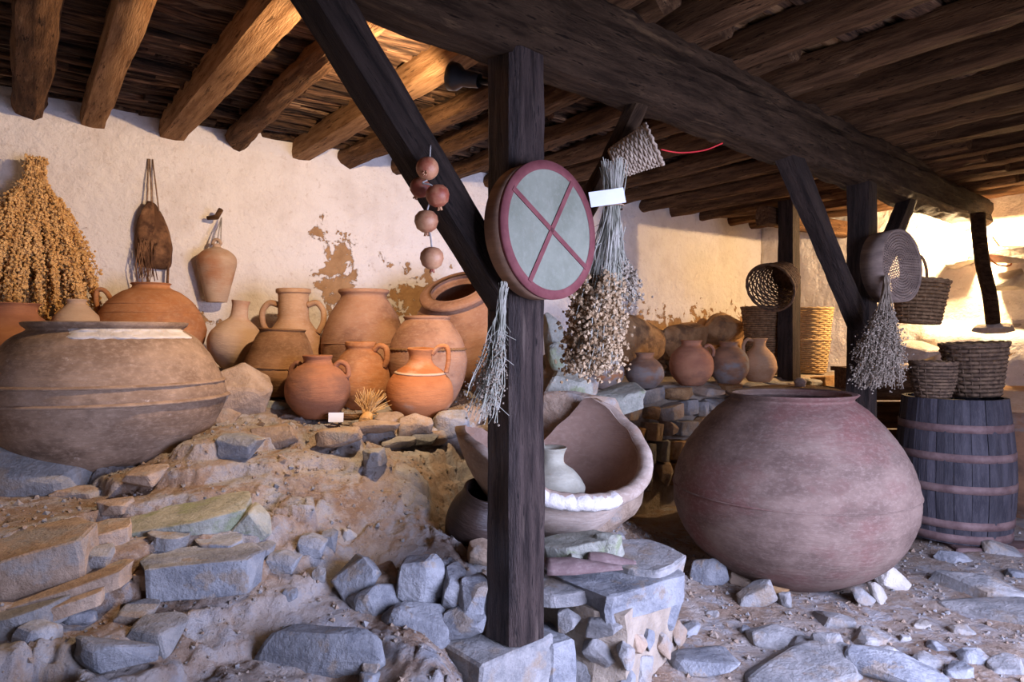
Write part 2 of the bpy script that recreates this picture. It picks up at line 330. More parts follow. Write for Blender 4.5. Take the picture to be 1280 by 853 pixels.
def timber_mb(L, wy, hz, seed, rough=0.02, rnd=0.25, bend=(0, 0), nseg=None, taper=0.0, sides=12):
    """hewn or round timber along local +X, cross section wy x hz with rounded corners and uneven faces"""
    mb = MB(); nseg = nseg or max(6, int(L / 0.07)); k4 = sides
    sec = []
    for k in range(k4):
        an = 2 * PI * (k + 0.5) / k4; c, s = math.cos(an), math.sin(an)
        p = 2 / max(rnd, 0.05)
        rr = (abs(c) ** p + abs(s) ** p) ** (-1 / p); sec.append((c * rr, s * rr))
    for i in range(nseg + 1):
        x = L * i / nseg; t = i / nseg; sc = 1 - taper * t
        by = bend[0] * math.sin(PI * t); bz = bend[1] * math.sin(PI * t)
        for (c, s) in sec:
            n1 = mnoise.noise(Vector((x * 1.6 + seed * 7.3, c * 0.9, s * 0.9))) + 0.55 * mnoise.noise(Vector((x * 5 + seed * 3.1, c * 2.4, s * 2.4)))
            n1 += 0.35 * mnoise.noise(Vector((x * 13 + seed, c * 4.5, s * 4.5)))
            mb.v.append(Vector((x, by + c * (wy / 2 * sc) * (1 + n1 * rough / (wy / 2)), bz + s * (hz / 2 * sc) * (1 + n1 * rough / (hz / 2)))))
    for i in range(nseg):
        for k in range(k4):
            a = i * k4 + k; b = i * k4 + (k + 1) % k4
            mb.f.append((a, b, b + k4, a + k4))
    mb.f.append(tuple(reversed(range(k4)))); mb.f.append(tuple(nseg * k4 + k for k in range(k4)))
    return mb
def timber(name, p0, p1, wy, hz, mat, parent=None, zaxis=(0, 0, 1), smooth=None, label=None, cat=None, group=None, kind=None, **kw):
    p0 = Vector(p0); p1 = Vector(p1)
    kw.setdefault('seed', R.random() * 50)
    mb = timber_mb((p1 - p0).length, wy, hz, **kw)
    o = mb.build(name, mat, parent, smooth=False if smooth is None else smooth)
    me = o.data; me.polygons.foreach_set('use_smooth', [True] * len(me.polygons)); me.set_sharp_from_angle(angle=math.radians(32))
    o.matrix_world = frame(p0, p1 - p0, zaxis)
    return tag(o, label, cat, group, kind)

# stones: faceted convex rocks, a pool of shared meshes per material
def rock_mesh(name, seed, n=16, bev=0.05, flat=False):
    rr = random.Random(seed); bm = bmesh.new()
    for _ in range(n):
        v = Vector((rr.uniform(-1, 1), rr.uniform(-1, 1), rr.uniform(-1, 1)))
        m = max(abs(v.x), abs(v.y), abs(v.z)); l = v.length
        v = v * ((0.55 / m + 0.45 / l) * rr.uniform(0.86, 1.0) * (0.5 / 1.0) * 1.15)
        if flat: v.z = max(-0.5, min(0.5, v.z * 1.6))
        bm.verts.new(v)
    r = bmesh.ops.convex_hull(bm, input=bm.verts[:])
    bmesh.ops.delete(bm, geom=[e for e in r['geom_interior'] if isinstance(e, bmesh.types.BMVert)], context='VERTS')
    bmesh.ops.dissolve_limit(bm, angle_limit=math.radians(14), verts=bm.verts[:], edges=bm.edges[:])
    try: bmesh.ops.bevel(bm, geom=bm.edges[:], offset=bev, segments=1, affect='EDGES', profile=0.5, clamp_overlap=True)
    except Exception: pass
    bmesh.ops.triangulate(bm, faces=bm.faces[:]); bmesh.ops.subdivide_edges(bm, edges=[e for e in bm.edges if e.calc_length() > .22], cuts=1); bmesh.ops.triangulate(bm, faces=bm.faces[:])
    for v in bm.verts: v.co += mnoise.noise_vector(v.co * 3.5 + Vector((seed, 0, 0))) * .035
    bmesh.ops.recalc_face_normals(bm, faces=bm.faces[:])
    me = bpy.data.meshes.new(name); bm.to_mesh(me); bm.free(); return me
def slab_mesh(name, seed):
    rr = random.Random(seed); bm = bmesh.new(); n = rr.randrange(7, 10); ring = []
    for k in range(n):
        a = 2 * PI * (k + rr.uniform(-.3, .3)) / n; c, s_ = math.cos(a), math.sin(a); q = .5 * (abs(c) ** 3.5 + abs(s_) ** 3.5) ** (-1 / 3.5) * rr.uniform(.86, 1.0); ring.append((c * q, s_ * q))
    lo = [bm.verts.new((x * rr.uniform(.88, 1.0), y * rr.uniform(.88, 1.0), -.5)) for x, y in ring]; hi = [bm.verts.new((x, y, .5 + rr.uniform(-.06, .04))) for x, y in ring]
    bm.faces.new(hi); bm.faces.new(lo[::-1])
    for k in range(n): bm.faces.new((lo[k], lo[(k + 1) % n], hi[(k + 1) % n], hi[k]))
    bmesh.ops.bevel(bm, geom=bm.edges[:], offset=.03, segments=1, affect='EDGES', clamp_overlap=True)
    bmesh.ops.triangulate(bm, faces=bm.faces[:]); bmesh.ops.subdivide_edges(bm, edges=[e for e in bm.edges if e.calc_length() > .2], cuts=1); bmesh.ops.triangulate(bm, faces=bm.faces[:])
    for v in bm.verts:
        q = mnoise.noise_vector(v.co * 4 + Vector((seed, 0, 0))); v.co += Vector((q.x * .03, q.y * .03, q.z * .05))
    bmesh.ops.recalc_face_normals(bm, faces=bm.faces[:]); me = bpy.data.meshes.new(name); bm.to_mesh(me); bm.free(); return me
POOL = {}
def rock_pool(mat, flat, i):
    k = (mat, flat, i)
    if k not in POOL:
        me = slab_mesh('stone', 300 + i * 5) if flat else rock_mesh('stone', 100 + i * 7, n=15 + (i % 4) * 3, bev=0.035 + 0.012 * (i % 3)); me.materials.append(MATS[mat]); POOL[k] = me
    return POOL[k]
def stone(loc, size, mat='stone_grey', parent=None, rot=None, flat=False, i=None, name='stone'):
    i = R.randrange(9) if i is None else i
    o = bpy.data.objects.new(name, rock_pool(mat, flat, i)); link(o, parent)
    o.location = loc; o.scale = size
    o.rotation_euler = rot if rot is not None else (R.uniform(-.3, .3), R.uniform(-.3, .3), R.uniform(0, 6.28))
    if parent is not None: o.matrix_parent_inverse = parent.matrix_world.inverted()
    return o
# ------------------------------------------------------------------ ground: one uneven earth surface, bench included
CP = []
def cp(px, py, d): p = P(px, py, d); CP.append((p.x, p.y, p.z))
for a in [(0, 853, 1.95), (0, 795, 2.1), (0, 745, 2.25), (0, 712, 2.3), (0, 660, 2.5), (60, 640, 2.75), (0, 632, 2.75),
          (150, 853, 2.05), (150, 800, 2.2), (150, 750, 2.38), (150, 700, 2.47), (160, 668, 2.65), (230, 615, 2.95), (180, 590, 3.05), (265, 535, 3.35), (240, 560, 3.2),
          (300, 853, 2.15), (300, 795, 2.35), (300, 745, 2.48), (300, 695, 2.6), (310, 645, 2.8), (320, 590, 3.1), (330, 540, 3.5),
          (430, 853, 2.25), (430, 790, 2.45), (430, 735, 2.65), (450, 690, 2.86), (450, 640, 3.02), (450, 590, 3.2), (450, 548, 3.6),
          (550, 853, 2.22), (540, 820, 2.4), (520, 700, 2.85), (510, 640, 3.1), (510, 590, 3.3), (520, 545, 3.7),
          (570, 545, 3.8), (560, 600, 3.55), (565, 660, 3.3), (590, 690, 3.2), (575, 700, 2.95), (620, 690, 3.3), (600, 640, 3.7),
          (398, 524, 3.85), (524, 524, 3.95), (447, 512, 4.1), (535, 506, 4.4), (349, 493, 4.15), (365, 485, 4.6), (455, 484, 4.7), (585, 490, 5.0), (500, 484, 4.9),
          (262, 505, 3.9), (300, 462, 4.5)]: cp(*a)
CP += [(-2.01, 3.42, 0.735), (-2.2, 3.42, 0.745), (-1.85, 3.4, 0.74), (-2.05, 3.2, 0.74), (-2.0, 3.6, 0.76), (-2.6, 3.5, 0.84), (-2.3, 2.9, 0.80), (-2.55, 3.0, 0.80), (-2.2, 4.2, 1.12), (-2.88, 3.9, 1.02), (-2.5, 4.1, 1.08)]
for s, z in ((-1.2, 1.0), (-.5, 1.1), (.2, 1.12), (.8, 1.18), (1.3, 1.2), (1.9, 1.12), (2.5, 1.05), (3.2, 1.0)): q = SU(s, 0.1); CP.append((q.x, q.y, z))
CP += [(0.05, 4.4, 0.85), (0.15, 4.0, 0.75), (0.3, 4.4, 0.6), (0.2, 3.6, 0.35), (0.5, 3.6, 0.12), (0.85, 3.4, 0.02), (0.7, 4.3, 0.2), (1.0, 4.8, 0.05), (0.2, 3.2, 0.3), (0.5, 3.0, 0.06),
       (0.75, 2.9, 0.0), (0.5, 2.6, 0.0), (0.35, 2.35, 0.0), (0.0, 2.3, 0.04), (-0.12, 2.45, 0.14), (0.1, 2.0, 0.0), (0.1, 2.65, 0.06), (-0.25, 2.0, 0.13), (-0.6, 1.5, 0.22), (-1.3, 1.3, 0.3), (0.5, 1.2, 0.0),
       (-2.6, 1.6, 0.45), (-3.4, 2.4, 0.7), (-3.6, 3.2, 0.9), (-1.5, 0.3, 0.2), (0.5, 0, 0), (2, 0, 0), (1.5, 2.5, 0), (2.6, 2.5, 0.02), (1.2, 3.3, 0.0), (1.7, 3.5, 0.0), (1.7, 4.1, 0.0), (2.4, 3.7, 0.02),
       (3.1, 3.4, 0.04), (3.0, 4.6, 0.04), (3.7, 4.2, 0.06), (3.6, 2.5, 0.0), (4.6, 3.6, 0.04), (2.2, 5.4, 0), (3.4, 5.6, 0.03), (4.2, 5.4, 0.05), (4.8, 6.2, 0.05), (1.4, 6.0, 0), (2.6, 7.2, 0), (3.4, 8.4, 0), (5.5, 5.0, 0), (4.5, 1.0, 0), (0.6, 5.4, 0.05), (0.2, 5.6, 0.4)]
CP = np.array(CP)
_EPS = 0.10
def _phi(a, b): return np.sqrt(((a[:, None, :] - b[None, :, :]) ** 2).sum(-1) + _EPS ** 2)
_n = len(CP); _A = np.zeros((_n + 3, _n + 3)); _A[:_n, :_n] = _phi(CP[:, :2], CP[:, :2]) + np.eye(_n) * -0.004
_A[:_n, _n:] = np.c_[np.ones(_n), CP[:, :2]]; _A[_n:, :_n] = _A[:_n, _n:].T
_wt = np.linalg.solve(_A, np.r_[CP[:, 2], 0, 0, 0])
def ground_np(X, Y):
    pts = np.c_[X.ravel(), Y.ravel()]; out = np.empty(len(pts))
    for i in range(0, len(pts), 20000):
        q = pts[i:i + 20000]; out[i:i + 20000] = _phi(q, CP[:, :2]) @ _wt[:_n] + np.c_[np.ones(len(q)), q] @ _wt[_n:]
    z = np.clip(out.reshape(X.shape), -0.02, 1.35)
    up = np.clip((z - 0.1) / 0.25, 0, 1) * np.clip((1.02 - z) / 0.1, 0.25, 1)
    # the bench is rough (broken bedrock ledges), the trodden floor is smoother
    rid = np.abs(fbm(X * 3.1 + 1.2 * fbm(X * 2, Y * 2, 5), Y * 3.1, 3, 4)) * 2
    z = z + up * (0.10 * fbm(X * 3.5, Y * 3.5, 1, 5) - 0.06 * rid + 0.014) + 0.022 * fbm(X * 5, Y * 5, 8, 4) + 0.012 * fbm(X * 22, Y * 22, 9, 3)
    st = 0.085; zz = z + 0.10 * fbm(X * 1.7 + 9, Y * 1.7, 77, 2); k = zz / st; fr = k - np.floor(k); terr = (np.floor(k) + np.clip((fr - 0.4) / 0.16, 0, 1)) * st
    patch = np.clip(fbm(X * 1.3, Y * 1.3, 91, 2) * 5 + 0.5, 0.0, 1)
    return z + up * patch * 0.75 * (terr - zz)
def worley(X, Y, cell, seed):
    """angular rubble: every jittered cell is a tilted facet; returns height in -1..1, edge closeness and a cell value"""
    U, V = X / cell, Y / cell; iu = np.floor(U).astype(np.int64); iv = np.floor(V).astype(np.int64)
    d1 = np.full(U.shape, 9.0); d2 = np.full(U.shape, 9.0); hh = np.zeros(U.shape); cv = np.zeros(U.shape)
    def hs(a, b, k): return vnoise(a + 0.0, b + 0.0, seed + k)
    for da in (-1, 0, 1):
        for db in (-1, 0, 1):
            a, b = iu + da, iv + db; cx = a + .15 + .7 * hs(a, b, 1); cy = b + .15 + .7 * hs(a, b, 2); dx, dy = U - cx, V - cy; d = np.sqrt(dx * dx + dy * dy)
            h = (hs(a, b, 3) - .5) + dx * (hs(a, b, 4) - .5) * 1.8 + dy * (hs(a, b, 5) - .5) * 1.8
            nw = d < d1; d2 = np.where(nw, d1, np.minimum(d2, d)); hh = np.where(nw, h, hh); cv = np.where(nw, hs(a, b, 6), cv); d1 = np.where(nw, d, d1)
    return hh, d2 - d1, cv
_base_ground = ground_np
def rock_mask(X, Y, z):
    up = np.clip((z - 0.10) / 0.12, 0, 1) * np.clip((1.0 - z) / 0.06, .35, 1)
    return np.clip(fbm(X * 2.1 + 3, Y * 2.1, 61, 3) * 4 + .62, 0, 1) * up, up
def ground_np(X, Y):
    z = _base_ground(X, Y); m, up = rock_mask(X, Y, z)
    wx = X + .05 * fbm(X * 9, Y * 9, 71, 2) + .12 * z; wy = Y + .05 * fbm(X * 9, Y * 9, 72, 2)
    h1, e1, c1 = worley(wx, wy * 1.25, .15, 201); h2, e2, c2 = worley(wx, wy * 1.3, .052, 301)
    jt = np.clip(e1 / .10, 0, 1)
    return z + m * (.055 * h1 * jt - .016 * (1 - jt) + .020 * h2 * np.clip(e2 / .12, 0, 1)) + (0.35 + .65 * up) * .010 * fbm(X * 30, Y * 30, 73, 3)
def rock_attr(X, Y):
    z = _base_ground(X, Y); m, up = rock_mask(X, Y, z)
    wx = X + .05 * fbm(X * 9, Y * 9, 71, 2) + .12 * z; wy = Y + .05 * fbm(X * 9, Y * 9, 72, 2)
    h1, e1, c1 = worley(wx, wy * 1.25, .15, 201); h2, e2, c2 = worley(wx, wy * 1.3, .052, 301)
    a = np.clip((m - .25) * 3, 0, 1) * np.clip(e1 / .08, 0, 1) * np.where(c1 > .45, 1, .25)
    b = np.clip(fbm(X * 4, Y * 4, 88, 3) * 6 - .2, 0, 1) * np.clip(e2 / .1, 0, 1) * (c2 > .5)
    return np.clip(a + .7 * b, 0, 1) * np.clip(fbm(X * 14, Y * 14, 99, 3) * 3 + .85, 0, 1)
def gz(x, y): return float(ground_np(np.array([[x]]), np.array([[y]]))[0, 0])
_rays = {}
def hit(px, py, d0=1.6, d1=6.5):
    """where the sight line through a picture point meets the ground"""
    d = np.arange(d0, d1, 0.02); x = (px - HX) / F * d; z = E - (py - HY) / F * d
    g = ground_np(x[None, :], d[None, :])[0]; k = np.nonzero(z <= g)[0]
    i = k[0] if len(k) else len(d) - 1
    return Vector((x[i], d[i], g[i]))
def build_floor():
    xs = np.r_[np.arange(-4.6, -2.3, 0.04), np.arange(-2.3, .15, 0.0095), np.arange(.15, 3.4, .017), np.arange(3.4, 6.4, .05)]
    ys = np.r_[np.arange(0.0, 1.8, 0.05), np.arange(1.8, 4.1, .0095), np.arange(4.1, 5.4, .022), np.arange(5.4, 9.6, .06)]
    X, Y = np.meshgrid(xs, ys); Z = ground_np(X, Y)
    nx, ny = len(xs), len(ys); v = np.c_[X.ravel(), Y.ravel(), Z.ravel()]
    i = np.arange(nx * ny).reshape(ny, nx)
    f = np.stack([i[:-1, :-1], i[:-1, 1:], i[1:, 1:], i[1:, :-1]], -1).reshape(-1, 4)
    me = bpy.data.meshes.new('floor'); me.vertices.add(len(v)); me.vertices.foreach_set('co', v.ravel().astype(np.float32))
    me.loops.add(f.size); me.loops.foreach_set('vertex_index', f.ravel().astype(np.int32))
    me.polygons.add(len(f)); me.polygons.foreach_set('loop_start', (np.arange(len(f)) * 4).astype(np.int32))
    me.polygons.foreach_set('use_smooth', np.ones(len(f), dtype=bool)); me.update(calc_edges=True); me.validate()
    at = me.attributes.new('rock', 'FLOAT', 'POINT'); at.data.foreach_set('value', rock_attr(X, Y).ravel().astype(np.float32))
    me.materials.append(MATS['earth']); o = bpy.data.objects.new('floor', me); link(o)
    return tag(o, 'uneven trodden earth and bedrock floor rising into a rough bench', kind='structure')
floor = build_floor()

# ------------------------------------------------------------------ walls
def wall_mesh(name, mat, origin, xdir, L, z0, z1, depth_fn, res=0.045, thick=0.3, holes=(), label=None):
    """slab whose local X runs along xdir, local Y points into the room; face displaced by depth_fn(x,z)"""
    nx = int(L / res) + 1; nz = int((z1 - z0) / res) + 1
    xs = np.linspace(0, L, nx); zs = np.linspace(z0, z1, nz); X, Z = np.meshgrid(xs, zs); D = depth_fn(X, Z)
    v = [(float(a), float(b), float(c)) for a, b, c in zip(X.ravel(), D.ravel(), Z.ravel())]; f = []
    for j in range(nz - 1):
        for i in range(nx - 1):
            xm = (xs[i] + xs[i + 1]) / 2; zm = (zs[j] + zs[j + 1]) / 2
            if any(h[0] < xm < h[1] and h[2] < zm < h[3] for h in holes): continue
            a = j * nx + i; f.append((a, a + 1, a + nx + 1, a + nx))
    mb = MB(); mb.add(v, f); o = mb.build(name, mat)
    so = o.modifiers.new('solid', 'SOLIDIFY'); so.thickness = thick; so.offset = 1.0
    x = Vector(xdir).normalized(); y = Vector((x.y, -x.x, 0))
    o.matrix_world = Matrix(((x.x, y.x, 0, origin[0]), (x.y, y.y, 0, origin[1]), (0, 0, 1, 0), (0, 0, 0, 1)))
    return tag(o, label, kind='structure')
def d_left(x, z):
    b = 0.05 * fbm(x * 1.3, z * 1.3, 21, 4) + 0.02 * fbm(x * 6, z * 6, 22, 3)
    low = np.clip((1.58 + 0.12 * np.sin(x * 3) - z) / 0.2, 0, 1) * np.clip((x - 6.3) / 0.4, 0, 1)
    return b + low * (0.10 + 0.18 * np.abs(fbm(x * 3, z * 3, 31, 4)))
wall_left = wall_mesh('wall_left', 'plaster_left', SU(-1.6, 0), WD, S_MAX + 1.6 + 0.3, -0.2, Z_TOP + 0.12, d_left, label='whitewashed rough wall flaking to brown clay')
EO = SU(S_MAX, 0)
def d_end(x, z):
    b = 0.11 * fbm(x * 1.6, z * 1.6, 41, 4) + 0.035 * fbm(x * 6, z * 6, 42, 3)
    edge = E + 0.10 + 0.05 * fbm(x * 2, x * 0 + 3, 44, 2)
    low = np.clip((edge - z) / 0.14, 0, 1) * np.clip((x - 1.9) / 0.3, 0, 1)
    sh2 = np.clip((1.0 - z) / 0.2, 0, 1)
    return b + low * (0.34 + 0.10 * fbm(x * 2.5, z * 2.5, 46, 3)) + sh2 * 0.1
wall_end = wall_mesh('wall_end', 'plaster_end', EO, WN, U_MAX + 0.3, -0.2, Z_TOP + 0.12, d_end, label='lumpy whitewashed rubble wall lit by the bulb')
wf = lambda x, z: 0.05 * fbm(x * 2, z * 2, 51, 3)
wall_near = wall_mesh('wall_near', 'plaster_plain', SU(S_MAX + 0.3, U_MAX), -WD, S_MAX + 0.3 + 1.9, -0.2, Z_TOP + 0.12, wf, res=0.15,
                      holes=[(S_MAX + 0.3 - DOOR_S1, S_MAX + 0.3 - DOOR_S0, -0.2, DOOR_H)], label='rough wall with a wide open doorway')
wall_west = wall_mesh('wall_west', 'plaster_plain', SU(S_MIN, U_MAX + 0.3), -WN, U_MAX + 0.6, -0.2, Z_TOP + 0.12, wf, res=0.15, label='rough side wall')
# ------------------------------------------------------------------ ceiling: boards on top, laths and rafters as its pieces
mb = MB(); mb.box(SU((S_MIN + S_MAX) / 2, U_MAX / 2, Z_TOP + 0.16), S_MAX - S_MIN + 0.8, U_MAX + 0.8, 0.1, M=Matrix.Rotation(math.atan2(WD.y, WD.x), 3, 'Z'))
ceiling = tag(mb.build('ceiling', 'roof_board', smooth=False), 'dark timber ceiling of rafters, laths and planks', kind='structure')
RZ = Z_TOP - 0.145   # underside of the rafters
for i, (s, wd, ht, mt, rnd, rg, bd) in enumerate([(-1.0, .15, .14, 'timber_brown', .9, .02, (0, 0)), (-.48, .16, .15, 'timber_brown', .7, .02, (0, 0)),
        (0.06, .18, .16, 'timber_brown', .55, .018, (0, 0)), (0.40, .145, .15, 'timber_honey', .35, .010, (0, 0)), (0.87, .165, .16, 'timber_honey', .22, .007, (0, 0)),
        (1.30, .15, .15, 'timber_brown', .85, .022, (-.06, 0)), (1.78, .15, .15, 'timber_honey', .30, .008, (0, 0)), (2.15, .16, .16, 'timber_brown', .8, .026, (.05, -.02)),
        (2.62, .15, .15, 'timber_brown', .8, .02, (0, 0)), (3.1, .14, .14, 'timber_brown', .5, .02, (0, 0)), (3.55, .15, .15, 'timber_brown', .9, .02, (0, 0)),
        (4.0, .14, .15, 'timber_brown', .8, .02, (0, 0)), (4.5, .15, .15, 'timber_brown', .9, .02, (0, -.02)), (5.05, .15, .15, 'timber_brown', .9, .02, (.03, 0)),
        (5.6, .14, .14, 'timber_brown', .9, .02, (0, 0)), (6.1, .15, .15, 'timber_brown', .9, .02, (0, 0)), (6.65, .15, .15, 'timber_brown', .8, .02, (0, 0)), (7.2, .15, .15, 'timber_brown', .9, .02, (0, 0)), (7.65, .15, .15, 'timber_brown', .9, .02, (0, 0))]):
    ub = su_of(BT((s - 1.55) * 1.0, 0))[1]
    u1 = 3.30 + 0.12 * R.random() - 0.06 * max(0, s - 2)
    if i in (10, 11): u1 += 0.12
    timber('rafter', SU(s, -0.05, RZ + ht / 2 + 0.005), SU(s + R.uniform(-.04, .04), u1, RZ + ht / 2 + 0.012), wd, ht, mt, ceiling, seed=i * 3.7, rough=rg, rnd=rnd, bend=bd)
for i in range(20):
    s = -1.35 + i * 0.48 + R.uniform(-.04, .04)
    if s > S_MAX: break
    timber('rafter', SU(s, 2.75 - 0.07 * max(0, s - 2), RZ + 0.085), SU(s + R.uniform(-.05, .05), U_MAX + .1, RZ + 0.085 + 0.03), .17, .15, 'timber_brown', ceiling, seed=80 + i * 2.3, rough=.016, rnd=.35)
# laths and planks
pieces = []
def lath(s, u, L, wd, th, z, mat, rz=0.0):
    nseg = 7; vs = []; sd = R.random() * 90
    for i in range(nseg + 1):
        x = L * (i / nseg - .5); wob = 0.018 * mnoise.noise(Vector((x * 2, sd, 0))); ww = wd * (1 + .35 * mnoise.noise(Vector((x * 3, sd, 5)))) / 2
        t0 = th * (1 + .5 * mnoise.noise(Vector((x * 4, sd, 9)))) / 2
        for a, b in ((-1, -.6), (-.4, -1), (.5, -1), (1, -.5), (1, 1), (-1, 1)): vs.append(Vector((x, wob + a * ww * (1 + .3 * mnoise.noise(Vector((x * 5, sd + a, 2)))), b * t0 + .014 * mnoise.noise(Vector((x * 4, sd, 12))))))
    fs = []
    for i in range(nseg):
        for k in range(6):
            a = i * 6 + k; b = i * 6 + (k + 1) % 6; fs.append((a, b, b + 6, a + 6))
    fs.append((5, 4, 3, 2, 1, 0)); fs.append(tuple(nseg * 6 + k for k in range(6)))
    c = SU(s, u, z); ang = math.atan2(WD.y, WD.x) + rz
    vis = 0
    d = c.y
    if d > 0.6 and abs(c.x / d) < 0.8: vis = wd * L / d ** 2 * (2.0 if u < 3.1 else 1.0)
    pieces.append((vis, vs, fs, Matrix.Translation(c) @ Matrix.Rotation(ang, 4, 'Z') @ Matrix.Rotation(R.uniform(-.12, .12), 4, 'X') @ Matrix.Rotation(R.uniform(-.03, .03), 4, 'Y'), mat))
u = 0.03
while u < 2.25:
    wd = R.uniform(.035, .075); s = S_MIN + R.random() * .6 - .3
    while s < S_MAX:
        L = R.uniform(.6, 1.6); lath(s + L / 2, u + R.uniform(-.015, .015), L * 1.04, wd * R.uniform(.55, 1.35), R.uniform(.02, .07), Z_TOP + .035 + R.uniform(-.03, .025), 'lath_brown', R.gauss(0, .06)); s += L
    u += wd * 0.93
while u < 3.35:
    wd = R.uniform(.08, .15); s = S_MIN - R.random() * .5
    while s < S_MAX:
        L = R.uniform(1.0, 2.0); lath(s + L / 2, u + wd / 2, L, wd * .98, .03, Z_TOP + .04 + R.uniform(-.006, .008), 'plank_honey', R.gauss(0, .006)); s += L
    u += wd
while u < U_MAX:
    wd = R.uniform(.08, .17); s = S_MIN - R.random() * .5
    while s < S_MAX:
        L = R.uniform(.6, 1.4); lath(s + L / 2, u + wd / 2, L, wd * 1.0, .045, Z_TOP + .045 + R.uniform(-.02, .02), 'lath_brown', R.gauss(0, .05)); s += L
    u += wd
pieces.sort(key=lambda t: -t[0])
rest = {}
for k, (vis, vs, fs, M, mt) in enumerate(pieces):
    if k < 255:
        o = MB().add(vs, fs).build('lath', mt, ceiling, smooth=False); o.matrix_world = M
    else: rest.setdefault(mt, MB()).add([M @ v for v in vs], fs)
for mt, m in rest.items(): tag(m.build('laths', mt, ceiling, smooth=False), kind='stuff')
# ------------------------------------------------------------------ main beam, posts, braces
BZ = E + 1.04
beam = timber('main_beam', BT(-2.0, BZ + .135), BT(6.15, BZ + .135), .26, .275, 'timber_beam', seed=4.2, rough=.024, rnd=.34, bend=(0.03, 0), nseg=150, sides=16,
              label='long crooked hewn beam carried by the dark posts under the rafters', cat='beam')
# upper split half of the beam, weathered
timber('upper_plate', BT(-.1, BZ + .285, .05) - beam.location, BT(4.4, BZ + .275, .04) - beam.location, .15, .07, 'timber_beam', None, seed=9.9, rough=.028, rnd=.6, nseg=90)
up = bpy.data.objects['upper_plate']; mw = up.matrix_world.copy(); mw.translation += beam.location
up.parent = beam; up.matrix_parent_inverse = beam.matrix_world.inverted(); up.matrix_world = mw
POSTZ0 = 0.302
post1 = timber('post', BT(0, POSTZ0), BT(0, BZ + .01), .18, .18, 'timber_post', zaxis=BD, seed=1.1, rough=.007, rnd=.16, nseg=70, sides=16,
               label='thick dark squared timber post standing on the stone block, drum hung on it', cat='post')
brace1 = timber('brace', BT(-.02, E + .10), BT(-.86, BZ + .05), .12, .125, 'timber_dark', zaxis=(0, 0, 1), seed=2.2, rough=.005, rnd=.14, nseg=40,
                label='straight dark brace propping the beam, pomegranates hung from it', cat='brace')
brace1b = timber('brace', BT(.04, E + .12, -.03), BT(.80, BZ + .04, -.03), .085, .095, 'timber_beam', seed=3.3, rough=.012, rnd=.8, bend=(0, -.05), nseg=30,
                 label='crooked pole brace behind the drum, basket and herbs hung from it', cat='brace')
T2 = 3.29
timber('post', BT(T2, 0.0), BT(T2, BZ + .01), .16, .16, 'timber_dark', zaxis=BD, seed=5.1, rough=.008, rnd=.2, nseg=50,
       label='dark squared timber post behind the great jar, sieve hung on it', cat='post')
timber('brace', BT(T2 - .03, E + .06), BT(T2 - 1.13, BZ + .04), .12, .12, 'timber_dark', seed=6.1, rough=.008, rnd=.2, nseg=30,
       label='dark brace leaning from the sieve post up to the beam, over the great jar', cat='brace')
timber('brace', BT(T2 + .05, E + .22), BT(T2 + .93, BZ + .04), .11, .11, 'timber_dark', seed=7.1, rough=.008, rnd=.2, nseg=30,
       label='dark brace rising from the sieve post towards the lit end wall', cat='brace')
P3 = P(986, 417, 7.0)
timber('post', (P3.x, P3.y, 0.98), (P3.x, P3.y, RZ + .02), .17, .17, 'timber_dark', zaxis=BD, seed=8.1, rough=.008, rnd=.2, nseg=40,
       label='dark slim post standing on the stone ledge between tall baskets', cat='post')
strut_pts = cr([P(1241, 404, 6.18), P(1237, 370, 6.14), P(1228, 330, 6.1), P(1223, 285, 6.06), P(1222, 266, 6.05)], 6)
m = MB().tube(strut_pts, [.058] * len(strut_pts), 10)
tag(m.build('prop_pole', 'timber_beam'), 'short bowed prop pole standing on the wall ledge under the beam end', 'pole')
lp = P(1120, 270, 6.2)
# beam across the far side carrying the rafters above the slim post
timber('wall_plate', SU(6.2, 1.1, RZ - .12), SU(S_MAX, 1.1, RZ - .12), .15, .2, 'timber_brown', seed=12, rough=.015, rnd=.5, label='brown plate beam over the slim post by the end wall', cat='beam')
# ------------------------------------------------------------------ lamps of the place
sp = P(574, 97, 2.98)
spot_e = empty('spotlight', sp, 'black flared spotlight fixed behind the drum post under the beam', 'lamp')
axis = (P(545, 92, 3.02) - sp).normalized(); M = frame((0, 0, 0), axis, (0, 0, 1)) @ Matrix.Rotation(PI / 2, 4, 'Y')
MB().lathe([(.03, -.10), (.034, -.06), (.036, -.02), (.058, .01), (.062, .04), (.058, .042), (.03, .0), (.001, -.02)], 32).build('housing', 'metal_black', spot_e, M=M)
MB().tube([M @ Vector((0, 0, -.10)), M @ Vector((0, 0, -.17)), BT(0.02, E + 1.12, -.12) - sp], .014, 8).build('bracket', 'metal_black', spot_e)
def bulb(name, loc, energy, color, radius, spot=None, target=None, parent=None, blend=.6):
    l = bpy.data.lights.new(name, 'SPOT' if spot else 'POINT'); l.energy = energy; l.color = color; l.shadow_soft_size = radius
    if spot: l.spot_size = spot; l.spot_blend = blend
    o = bpy.data.objects.new(name, l); link(o, None); o.location = loc
    if target is not None: o.rotation_euler = (Vector(target) - Vector(loc)).to_track_quat('-Z', 'Y').to_euler()
    return o
bulb('spotlight_beam', sp + axis * .07 + Vector((0, 0.03, -.01)), 180, (1.0, 0.69, 0.41), .03, math.radians(146), SU(0.55, .3, 1.75), blend=.35)
bl = P(1205, 279, 6.68)
be = empty('bulb', bl, 'bare glowing bulb hung under the far end of the beam', 'lamp')
m, nt, b = newmat('bulb_glow'); b.inputs['Base Color'].default_value = (1, .9, .7, 1); b.inputs['Emission Color'].default_value = (1, .80, .52, 1); b.inputs['Emission Strength'].default_value = 60
